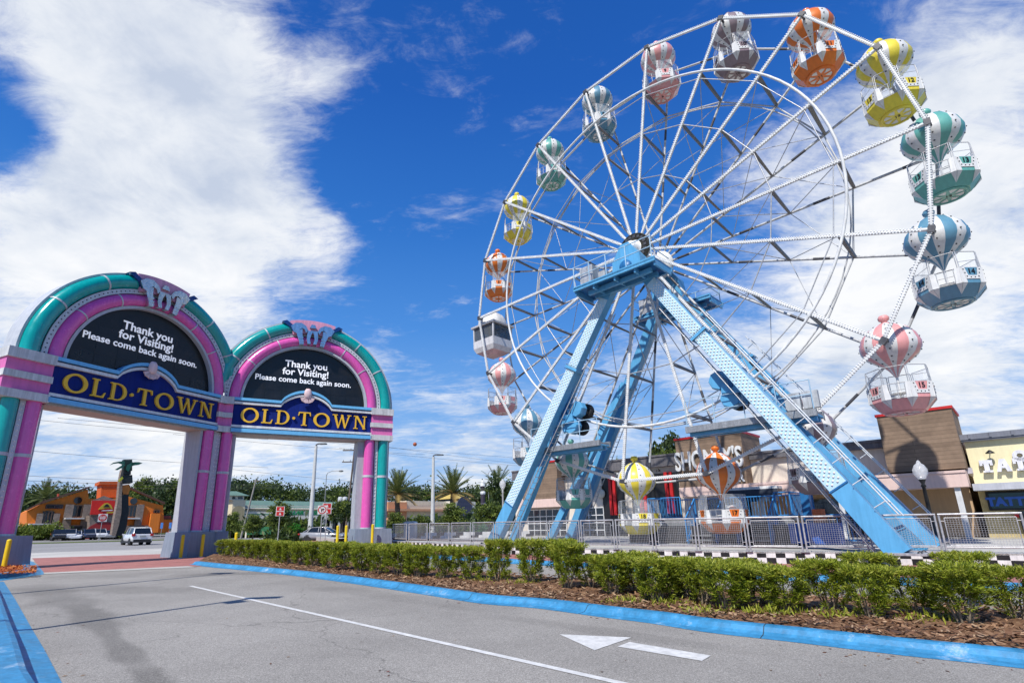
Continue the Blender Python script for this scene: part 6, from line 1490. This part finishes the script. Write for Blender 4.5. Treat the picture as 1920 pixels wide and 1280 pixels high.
b.prism([(c[0] - 1.3, 0)] + [(c[0] + 1.3 * math.cos(PI - PI * i / 14), c[1] + .6 + 1.4 * math.sin(PI * i / 14)) for i in range(15)] + [(c[0] + 1.3, 0)], y0 - .06, y0 + .02); b.build('arch_opening', [mat('arch_shade', (.4, .34, .2), .8)], pz)
b = MB()
for a in ((436, 930.5, 441, 935), (447, 930.5, 455, 935)): b.mark(); fr(b, *a, y0 + .2, y0 + .32)
b.build_each('tower_window', [GLASSD], pz)
# peach and cream shops further right
sh = thing('peach_plaza', 'low cream and peach shops with a small yellow hipped roof tower', 'shopping plaza', frame(q0 * 121, t0)); SF = sh.matrix_world.copy(); SF = frame(q0 * 121, t0)
def sx_(px, py_, y=0): return fpx(SF, px, py_, y)
def sr(b, px0, py0, px1, py1, y0, y1, mi=0):
    xa, za = sx_(px0, py0, y0); xb, zb = sx_(px1, py1, y0); b.box(min(xa, xb), max(xa, xb), y0, y1, max(0, min(za, zb)), max(za, zb), mi)
b = MB(); sr(b, 728, 940, 762, 986, -.4, 15, 1); sr(b, 762, 938, 845, 986, 0, 15, 0); sr(b, 845, 939, 892, 986, -2, 15, 2); b.build('wall', [mat('shop_ivory', (.72, .66, .5), .85), PEACH, PALE], sh)
b = MB(); sr(b, 728, 953, 848, 958, -2.6, 0, 0); b.build('canopy_band', [mat('band_orange', (.62, .32, .17), .8)], sh)
b = MB(); sr(b, 790, 967, 846, 984, -.1, .02); b.mark(); sr(b, 734, 966, 756, 984, -.5, -.38); b.build_each('shopfront', [GLASSD], sh)
b = MB(); c = sx_(871, 953, -2.1); b.prism([(c[0] - 3, c[1] - 2.6)] + [(c[0] + 3 * math.cos(PI - PI*i/12), c[1] + .6 + 3 * math.sin(PI*i/12)) for i in range(13)] + [(c[0] + 3, c[1] - 2.6)], -2.2, -2.0); b.build('arch_window', [mat('arch_glass', (.05, .05, .09), .2)], sh)
b = MB(); sr(b, 852, 934, 881, 939, 0, 7, 1); x0, z0 = sx_(851, 934); x1, _ = sx_(882, 934); zt = sx_(866, 925, 3)[1]
b.add([(x0, -.5, z0), (x1, -.5, z0), (x1, 7.5, z0), (x0, 7.5, z0), ((x0*2 + x1)/3, 3.5, zt), ((x0 + x1*2)/3, 3.5, zt)], [(0, 1, 5, 4), (1, 2, 5), (2, 3, 4, 5), (3, 0, 4), (3, 2, 1, 0)], 0); b.build('tower_roof', [mat('roof_mustard', (.55, .4, .1), .6), GLASSD], sh)
tw = thing('novelty_tower', 'small purple and white novelty tower rising above the trees', 'tower', GD(906, 185)); D_ = 185
b = MB(); k = D_ / F
b.lathe([(9*k, 0), (9*k, 33*k + 1), (6*k, 36*k + 1), (3.6*k, 40*k + 1)], 6, seg=lambda a, i: 0 if i == 0 else 1, sm=False); b.lathe([(4*k, 38*k), (4*k, 60*k), (5*k, 62*k), (5*k, 64*k), (3.4*k, 66*k), (3.4*k, 72*k), (5*k, 75*k), (4*k, 80*k), (1*k, 86*k)], 8, seg=lambda a, i: 2 if i in (0, 4, 5) else 3, sm=False); b.build('shaft', [mat('tower_sky', (.2, .45, .6), .6), mat('tower_purple', (.2, .07, .4), .6), mat('tower_dark', (.04, .03, .05), .6), WHITE], tw)
# ------------------------------------------------------------------ street furniture
def pole_thing(name, label, cat, loc, build): 
    t = thing(name, label, cat, Vector(loc)); build(t); return t
def tall_lamp(px, D, top_py, label, arm=1):
    p = GD(px, D); r = ray(px, top_py); h = H + D * r.z / r.y
    t = thing('street_lamp', label, 'street lamp', p); b = MB(); b.tube((0, 0, 0), (0, 0, h), .3, 12, r1=.17); b.build('pole', [mat('lamp_pole_pale', (.6, .6, .58), .5)], t)
    b = MB(); b.path([(0, 0, h - .2), (0, 0, h + .15), (.3, -.1, h + .25), (.7, -.3, h + .22)], .09, 8); b.build('arm', [mat('lamp_dark', (.1, .1, .1), .5)], t)
    b = MB(); b.beam((.5, -.2, h + .2), (1.35, -.55, h + .17), .42, .14); b.build('lamp_head', [MATS['lamp_dark']], t)
tall_lamp(582, 62, 836, 'tall pale tapered light pole seen through the right hand arch')
tall_lamp(811, 70, 856, 'tall pale light pole standing alone right of the gateway')
def cobra(px, D, top_py, label, rad=.09):
    p = GD(px, D); r = ray(px, top_py); h = H + D * r.z / r.y; t = thing('street_lamp', label, 'street lamp', p); b = MB(); b.tube((0, 0, 0), (0, 0, h - .6), rad, 8, r1=rad * .7); b.path([(0, 0, h - .8), (.2, 0, h - .3), (1.0, -.1, h), (2.4, -.3, h)], rad * .6, 6); b.build('pole', [mat('pole_grey', (.3, .3, .3), .5, .3)], t)
    b = MB(); b.sphere((2.7, -.35, h - .05), .45, 10, 6, sz=.4); b.build('lamp_head', [MATS['pole_grey']], t)
cobra(606, 95, 883, 'thin grey cobra head street lamp behind the plaza car park')
cobra(917, 110, 881, 'slim street lamp beside the novelty tower')
# utility pole with transformers
p = GD(648, 90); hp = H + 90 * ray(664, 831).z / ray(664, 831).y
up_ = thing('utility_pole', 'wooden utility pole with transformers beside the right pillar', 'utility pole', p); b = MB(); b.tube((0, 0, 0), (.9, 0, hp), .2, 8, r1=.14); b.build('pole', [mat('pole_wood', (.13, .1, .08), .9)], up_)
b = MB()
for z in (hp - 1.2, hp - 3.2): b.beam((-1.2, 0, z), (2.6, 0, z), .14, .18); [b.tube((x, 0, z), (x, 0, z + .35), .05, 5) for x in (-1, .2, 1.6, 2.4)]
b.build('crossarm', [MATS['pole_wood']], up_)
b = MB()
for x in (-.7, -1.5): b.lathe([(.001, 0), (.42, .05), (.42, 1.2), (.3, 1.35), (.001, 1.4)], 12, (x + .5, -.5, hp - 10.5))
b.build('transformer', [mat('transformer_grey', (.5, .52, .53), .5)], up_)
p = GD(472, 100); hp2 = H + 100 * ray(474, 895).z / ray(474, 895).y
t = thing('utility_pole', 'leaning grey wooden pole beside the plaza corner tower', 'utility pole', GD(454, 78)); b = MB(); b.tube((0, 0, 0), (1.4, 0, 8.6), .16, 8, r1=.1); b.build('pole', [mat('pole_wood_pale', (.3, .28, .25), .9)], t); b = MB(); b.beam((1.0, 0, 8.2), (1.9, 0, 8.2), .1, .12); b.build('crossarm', [MATS['pole_wood']], t)
# overhead wires
wires = [((60, 786), (420, 818), 120), ((420, 812), (970, 858), 120), ((60, 845), (420, 872), 122), ((60, 892), (440, 908), 124), ((80, 902), (440, 912), 124), ((730, 838), (965, 868), 116), ((730, 850), (965, 872), 116), ((440, 825), (730, 848), 118), ((440, 880), (700, 905), 126), ((100, 911), (440, 916), 126)]
for i, (a, c, q) in enumerate(wires):
    Fq = frame(q0 * q, t0); A_, B_ = fpx(Fq, *a), fpx(Fq, *c); pts = []
    dx, dz = B_[0] - A_[0], B_[1] - A_[1]
    for k in range(-6, 27): u_ = k / 20; pts.append(Fq @ Vector((A_[0] + dx*u_, 0, A_[1] + dz*u_ + .6 * ((u_ - .5)**2 - .25))))
    b = MB(); b.path(pts, .03, 4); tag(b.build('power_line', [mat('wire_dark', (.1, .1, .11), .6)]), 'thin overhead power line sagging across the sky behind the gateway and wheel', 'power line', 'overhead power lines')
Fq = frame(q0 * 116, t0); c = fpx(Fq, 778, 832.5); P_ = Fq @ Vector((c[0], 0, c[1])); b = MB(); b.sphere((0, 0, 0), .55, 16, 10); o = b.build('marker_ball', [mat('marker_orange', (.42, .1, .04), .6)]); o.location = P_; tag(o, 'orange aviation marker ball hanging on the overhead line', 'marker ball')
# acorn globe lamps
def globe_lamp(px, D, base_z, top_py, label, white=False):
    p = GD(px, D, base_z); r = ray(px, top_py); h = H + D * r.z / r.y - base_z; t = thing('globe_lamp', label, 'street lamp', p); b = MB(); b.lathe([(.16, 0), (.16, .3), (.09, .5), (.07, h - 1.2), (.11, h - 1.15), (.06, h - 1.05), (.14, h - .85)], 12); b.build('post', [BLACK if not white else mat('post_grey', (.5, .5, .5), .5)], t)
    b = MB(); b.lathe([(.13, h - .85), (.27, h - .6), (.28, h - .42), (.19, h - .22), (.09, h - .14), (.07, h - .06), (.02, h)], 16); b.build('globe', [GLOBE], t)
globe_lamp(1749, 23.5, .5, 862, 'black post with clear acorn globe before the tan shop wall')
globe_lamp(944, 46, .3, 897, 'white acorn globe lamp beside the outermost left leg', True)
# signs
def sign_post(px, D, py0, py1, hw, label, kind, name='road_sign'):
    p = GD(px, D); f_ = lambda y_: H + D * ray(px, y_).z / ray(px, y_).y; zt, zb = f_(py0), f_(py1); d = Vector((p.x, p.y, 0)).normalized(); M = frame(p, (d.y, -d.x)); t = thing(name, label, 'sign', M)
    b = MB(); b.tube((0, 0, 0), (0, 0, zt), .04, 6); b.build('post', [STEEL], t); zc = (zt + zb) / 2; hh = (zt - zb) / 2
    if kind == 'red': 
        b = MB(); b.box(-hw, hw, -.07, -.05, zb, zt, 0)
        for s in (-1, 1): c = zc + s * hh * .5; b.box(-hw * .85, hw * .85, -.075, -.07, c - hh * .42, c + hh * .42, 1); b.prism([(-hw*.3, c - hh*.25), (hw*.3, c - hh*.25), (0, c + hh*.3)], -.08, -.075, 0)
        b.build('sign_face', [WHITE, RED], t)
    elif kind == 'noturn':
        b = MB(); b.box(-hh, hh, -.07, -.05, zb, zt, 0); b.ann(0, zc, hh*.74, hh*.93, -.08, -.07, 0, 2*PI, 24, 1); b.box(-hh*.22, -hh*.02, -.078, -.07, zc - hh*.5, zc + hh*.2, 2); b.box(-hh*.02, hh*.3, -.078, -.07, zc + .0, zc + hh*.2, 2); b.prism([(hh*.25, zc - hh*.12), (hh*.25, zc + hh*.34), (hh*.56, zc + hh*.1)], -.078, -.07, 2); b.beam((-hh*.55, -.085, zc + hh*.55), (hh*.55, -.085, zc - hh*.55), .016, hh*.16, (0, 1, 0), 1); b.build('sign_face', [WHITE, RED, BLACK], t)
    elif kind == 'dne':
        b = MB(); b.box(-hh, hh, -.07, -.05, zb, zt, 0); b.ann(0, zc, 0, hh*.92, -.08, -.07, 0, 2*PI, 24, 1); b.box(-hh*.66, hh*.66, -.09, -.08, zc - hh*.13, zc + hh*.13, 0); f = b.build('sign_face', [WHITE, RED], t)
        text('sign_text', 'DO NOT', hh*.36, 0, -.085, zc + hh*.3, WHITE, f, .004, .004); text('sign_text', 'ENTER', hh*.36, 0, -.085, zc - hh*.56, WHITE, f, .004, .004)
sign_post(523, 44, 949, 967, .33, 'small red and white notice sign on a thin post left of the sedan', 'red')
sign_post(611, 44, 943, 963, .36, 'red and white notice sign on a post behind the no turn sign', 'red')
sign_post(602, 43, 947, 963.5, .36, 'no right turn sign with black arrow in a red ring', 'noturn')
sign_post(190, 72, 963, 977.5, .5, 'red do not enter sign in front of the stone porch', 'dne')
for px, lab in ((304, 'left small blue sign before the orange wing'), (320, 'right small blue sign before the orange wing')):
    p = GD(px, 95); M = frame(p, (1, -.6)); t = thing('parking_sign', lab, 'sign', M); b = MB(); b.tube((0, 0, 0), (0, 0, 2.4), .04, 6); b.build('post', [STEEL], t); b = MB(); b.box(-.4, .4, -.07, -.05, 1.6, 2.6); b.build('sign_face', [mat('sign_blue', (.05, .18, .5), .5)], t)
# low green board and cabinet
p = GD(494, 80); t = thing('green_board', 'low green notice board beyond the highway in front of the plaza', 'board', frame(p, (1, .1))); b = MB(); b.box(-2.3, 2.3, 0, .1, .5, 1.6); b.build('panel', [mat('board_green', (.02, .16, .06), .6)], t); b = MB(); [b.box(x - .1, x + .1, -.05, .15, 0, 1.75) for x in (-2.4, 2.4)]; b.build('board_post', [PALE], t)
p = GD(770, 40, .3); t = thing('utility_cabinet', 'pale rounded utility box behind the left end of the railing', 'cabinet', frame(p, (1, -.2))); b = MB(); b.box(-.42, .42, -.3, .3, 0, 1.25); b.build('cabinet_body', [mat('cabinet_pale', (.55, .62, .66), .5)], t); b = MB(); b.prism([(-.46, 1.25), (.46, 1.25), (.42, 1.42), (.2, 1.48), (-.2, 1.48), (-.42, 1.42)], -.34, .34); b.build('cabinet_lid', [mat('lid_white', (.7, .74, .76), .5)], t)
# lamp posts left of the frame that throw their shadows across the exit lane
def base_for(tip, h): k = h / math.tan(SUN_EL); return Vector((tip.x + SUN_AZ.x * k, tip.y + SUN_AZ.y * k, 0))
bp = base_for(G(478, 1120), 8.5); t = thing('street_lamp', 'dark lamp post on the left island whose shadow crosses the exit lane', 'street lamp', bp); b = MB(); b.tube((0, 0, 0), (0, 0, 8.5), .075, 10, r1=.06); b.build('pole', [BLACK], t); b = MB(); b.beam((-.1, 0, 8.35), (.6, .1, 8.4), .28, .12); b.beam((-.1, -.1, 8.0), (.2, -.4, 8.0), .36, .1); b.build('lamp_head', [BLACK], t)
t = thing('street_lamp', 'taller lamp post on the left island whose shadow ends at the bed kerb', 'street lamp', base_for(Vector((-8.9, 18.9, 0)), 10.7)); b = MB(); b.tube((0, 0, 0), (0, 0, 10.7), .1, 10, r1=.07); b.build('pole', [BLACK], t); b = MB(); b.beam((-.7, 0, 10.6), (.05, .0, 10.65), .4, .14); b.build('lamp_head', [BLACK], t)

# ------------------------------------------------------------------ planting in the distance
def tp(px, D, key, py_top, label, wide=1.0, **k):
    p = GD(px, D); h = H + D * ray(px, py_top).z / ray(px, py_top).y; return tree(key, p, h, label, wide=wide, **k)
palm(GD(744, 84), H + 84 * (985 - 930) / F, 4.2, 'date palm just right of the gateway, with orange frond bases', 40, seed=4)
palm(GD(849, 86), H + 86 * (983 - 928) / F, 4.4, 'date palm between the right light pole and the yellow roof', 40, seed=5)
palm(GD(935, 100), H + 100 * (980 - 915) / F, 4.0, 'palm half hidden behind the outermost left leg', 30, False, seed=6)
palm(GD(1163, 62, .5), 6.6, 1.8, 'palm top peeping over the white restaurant roof', 24, False, seed=7)
palm(GD(74, 135), 9.5, 4.5, 'bushy palm behind the left end of the orange restaurant', 44, False, seed=9, up=1.1)
tp(640, 64, 'oak0', 924, 'broad green oak beside the right hand gateway pillar', .72, rot=1)
tp(520, 64, 'young1', 933, 'airy young tree behind the red notice sign', 1.35)
tp(476, 66, 'young2', 960, 'small round tree left of the airy young tree', 1.35)
tp(434, 75, 'young0', 955, 'small tree at the right edge of the central pillar', 1.2)
tp(850, 66, 'young0', 938, 'young green tree under the second date palm', 1.55)
tp(792, 64, 'young1', 961, 'small yellow green tree left of the tall light pole', 1.8)
tp(742, 72, 'young2', 955, 'small olive tree at the foot of the first date palm', 1.4)
tp(918, 60, 'oak1', 929, 'broad yellow green tree left of the outermost leg', .85, rot=2)
tp(880, 90, 'young2', 958, 'small tree in front of the yellow roofed shop', 1.3)
tp(1280, 48, 'oak2', 792, 'tall green tree behind the timber tower with lettering', .62, rot=.6)
tp(258, 185, 'pine0', 897, 'tall loose crowned pine behind the right part of the orange restaurant', .75)
tp(270, 165, 'forest0', 918, 'dark tree behind the orange restaurant right of the pine', 1.0); tp(296, 160, 'forest1', 912, 'dark rounded tree behind the orange side wing', 1.0); tp(322, 150, 'forest2', 898, 'tall dark tree at the left edge of the central pillar', .9); tp(340, 150, 'forest0', 905, 'dark tree partly hidden by the central pillar', .9)
tp(60, 150, 'forest1', 912, 'dark tree at the far left behind the orange restaurant', .8); tp(100, 170, 'forest2', 925, 'dark tree behind the low left roof of the orange restaurant', 1.1); tp(130, 180, 'forest0', 920, 'dark tree behind the middle of the orange restaurant', 1.0)
tp(945, 95, 'forest1', 893, 'dark tree behind the outermost left leg', .9); tp(965, 100, 'forest2', 905, 'dark tree right of the outermost left leg', .9)
tp(444, 170, 'forest2', 897, 'dark tree rising behind the plaza corner tower', .9)
# bushes
def bush(px, D, w_, h, mats, label, seed=1, z=0):
    rg = np.random.default_rng(seed); P, Nn, I = crown_points(rg, [(0, 0, h*.5, w_, w_, h*.5)], 50, 50, .16 * w_); P[:, 2] = np.abs(P[:, 2]); o = leaf_object('bush', P, Nn, mats, (I % len(mats)), .2 * w_, .1 * w_, None, rg); o.location = GD(px, D, z); tag(o, label, 'bush'); return o
bush(556, 57, .8, 1.9, [L_BRIGHT], 'rounded bright green bush left of the sedan', 2)
bush(896, 70, 1.1, 1.6, [L_BRIGHT], 'small bright green bush near the outermost leg', 3)
for i, (px, w_, h) in enumerate(((96, 2.2, 2.6), (54, 2.4, 2.2), (70, 1.6, 1.8), (210, 1.3, 1.2), (148, 1.5, 1.2), (238, 1.2, 1.0))): bush(px, 88, w_, h, [L_YOUNG, L_OAK], ['leafy palm like shrub left of the parked black car', 'leafy shrub at the left edge of the restaurant lawn', 'low shrub between two taller leafy shrubs on the lawn', 'low shrub by the stone porch', 'low shrub in front of the navy parked car', 'low shrub beside the sign pylon foot'][i], 20 + i)
for i, (px, D, w_, h) in enumerate(((440, 86, 5, 1.6), (470, 86, 4, 1.5), (530, 86, 6, 1.7), (770, 80, 4, 1.3), (815, 78, 5, 1.3), (900, 74, 4, 1.4), (556, 57, 3, .6))): bush(px, D, w_, h, [L_OAK, L_DARK], ['dark clipped hedge clump at the plaza corner', 'dark clipped hedge clump left of the green board', 'dark clipped hedge clump right of the green board', 'low dark hedge clump below the first palms', 'low dark hedge clump by the tall light pole', 'low dark hedge clump before the outermost leg', 'low ground shrubs before the sedan'][i], 40 + i)
# continuous wood behind the shops, one far mass
rg = np.random.default_rng(77); PT = []; NT = []; IT = []; base = 0
skyl = [(40, 930), (90, 922), (180, 928), (260, 915), (340, 905), (430, 905), (470, 909), (520, 912), (560, 921), (600, 926), (640, 915), (700, 908), (760, 915), (800, 919), (850, 922), (900, 922), (960, 912), (1010, 915), (1060, 915)]
for k in range(460):
    px = 30 + 1040 * rg.random(); D = 205 + 40 * rg.random(); y_ = np.interp(px, [a for a, _ in skyl], [b_ for _, b_ in skyl]); ht = H + D * ray(px, y_).z / ray(px, y_).y
    top = ht * (.92 + .16 * rg.random()) if rg.random() < .5 else ht * rg.random(); c = np.array(GD(px, D)); c[2] = max(1.5, top - 2)
    n_ = 150; q = rg.normal(size=(n_, 3)) * np.array([2.4, 2.4, 1.6]) * (.7 + .6 * rg.random()); PT.append(c + q); NT.append(np.tile([0, 0, .5], (n_, 1))); IT += [k % 3] * n_
o = leaf_object('far_wood', np.concatenate(PT), np.concatenate(NT), [L_DARK, L_OAK, L_DARK], np.array(IT), .95, .75, None, rg); tag(o, 'continuous dark green wood closing the view behind the shops', 'wood', kind='stuff')
# turf blades on the verge

LIT = [mat('litter_brown', (.12, .05, .025), .9), mat('litter_tan', (.3, .2, .12), .9), mat('litter_red', (.2, .05, .03), .9)]
rg = np.random.default_rng(21); b = MB()
for _ in range(190):
    px, py_ = (40 + 130 * rg.random(), 1100 + 180 * rg.random()) if rg.random() < .25 else ((380 + 1500 * rg.random(), 0) if rg.random() < .6 else (300 + 1400 * rg.random(), 1090 + 180 * rg.random()))
    if py_ == 0: t_ = rg.random(); q_ = resample(MROAD, 60)[int(t_ * 59)]; p = Vector((q_.x, q_.y, .006)) + Vector((rg.normal() * .1 - .1, -abs(rg.normal()) * .25, 0))
    else: p = G(px, py_, .006)
    s_ = .012 + .022 * rg.random(); th = rg.random() * 6.28; d = Vector((math.cos(th), math.sin(th), .1)) * s_; e = Vector((-math.sin(th), math.cos(th), .15)) * s_ * .45
    b.add([p - d, p + e, p + d, p - e], [(0, 1, 2, 3)], int(rg.random() * 3))
tag(b.build('leaf_litter', LIT), 'small dry leaves and bark bits scattered on the exit lane', 'litter', kind='stuff')
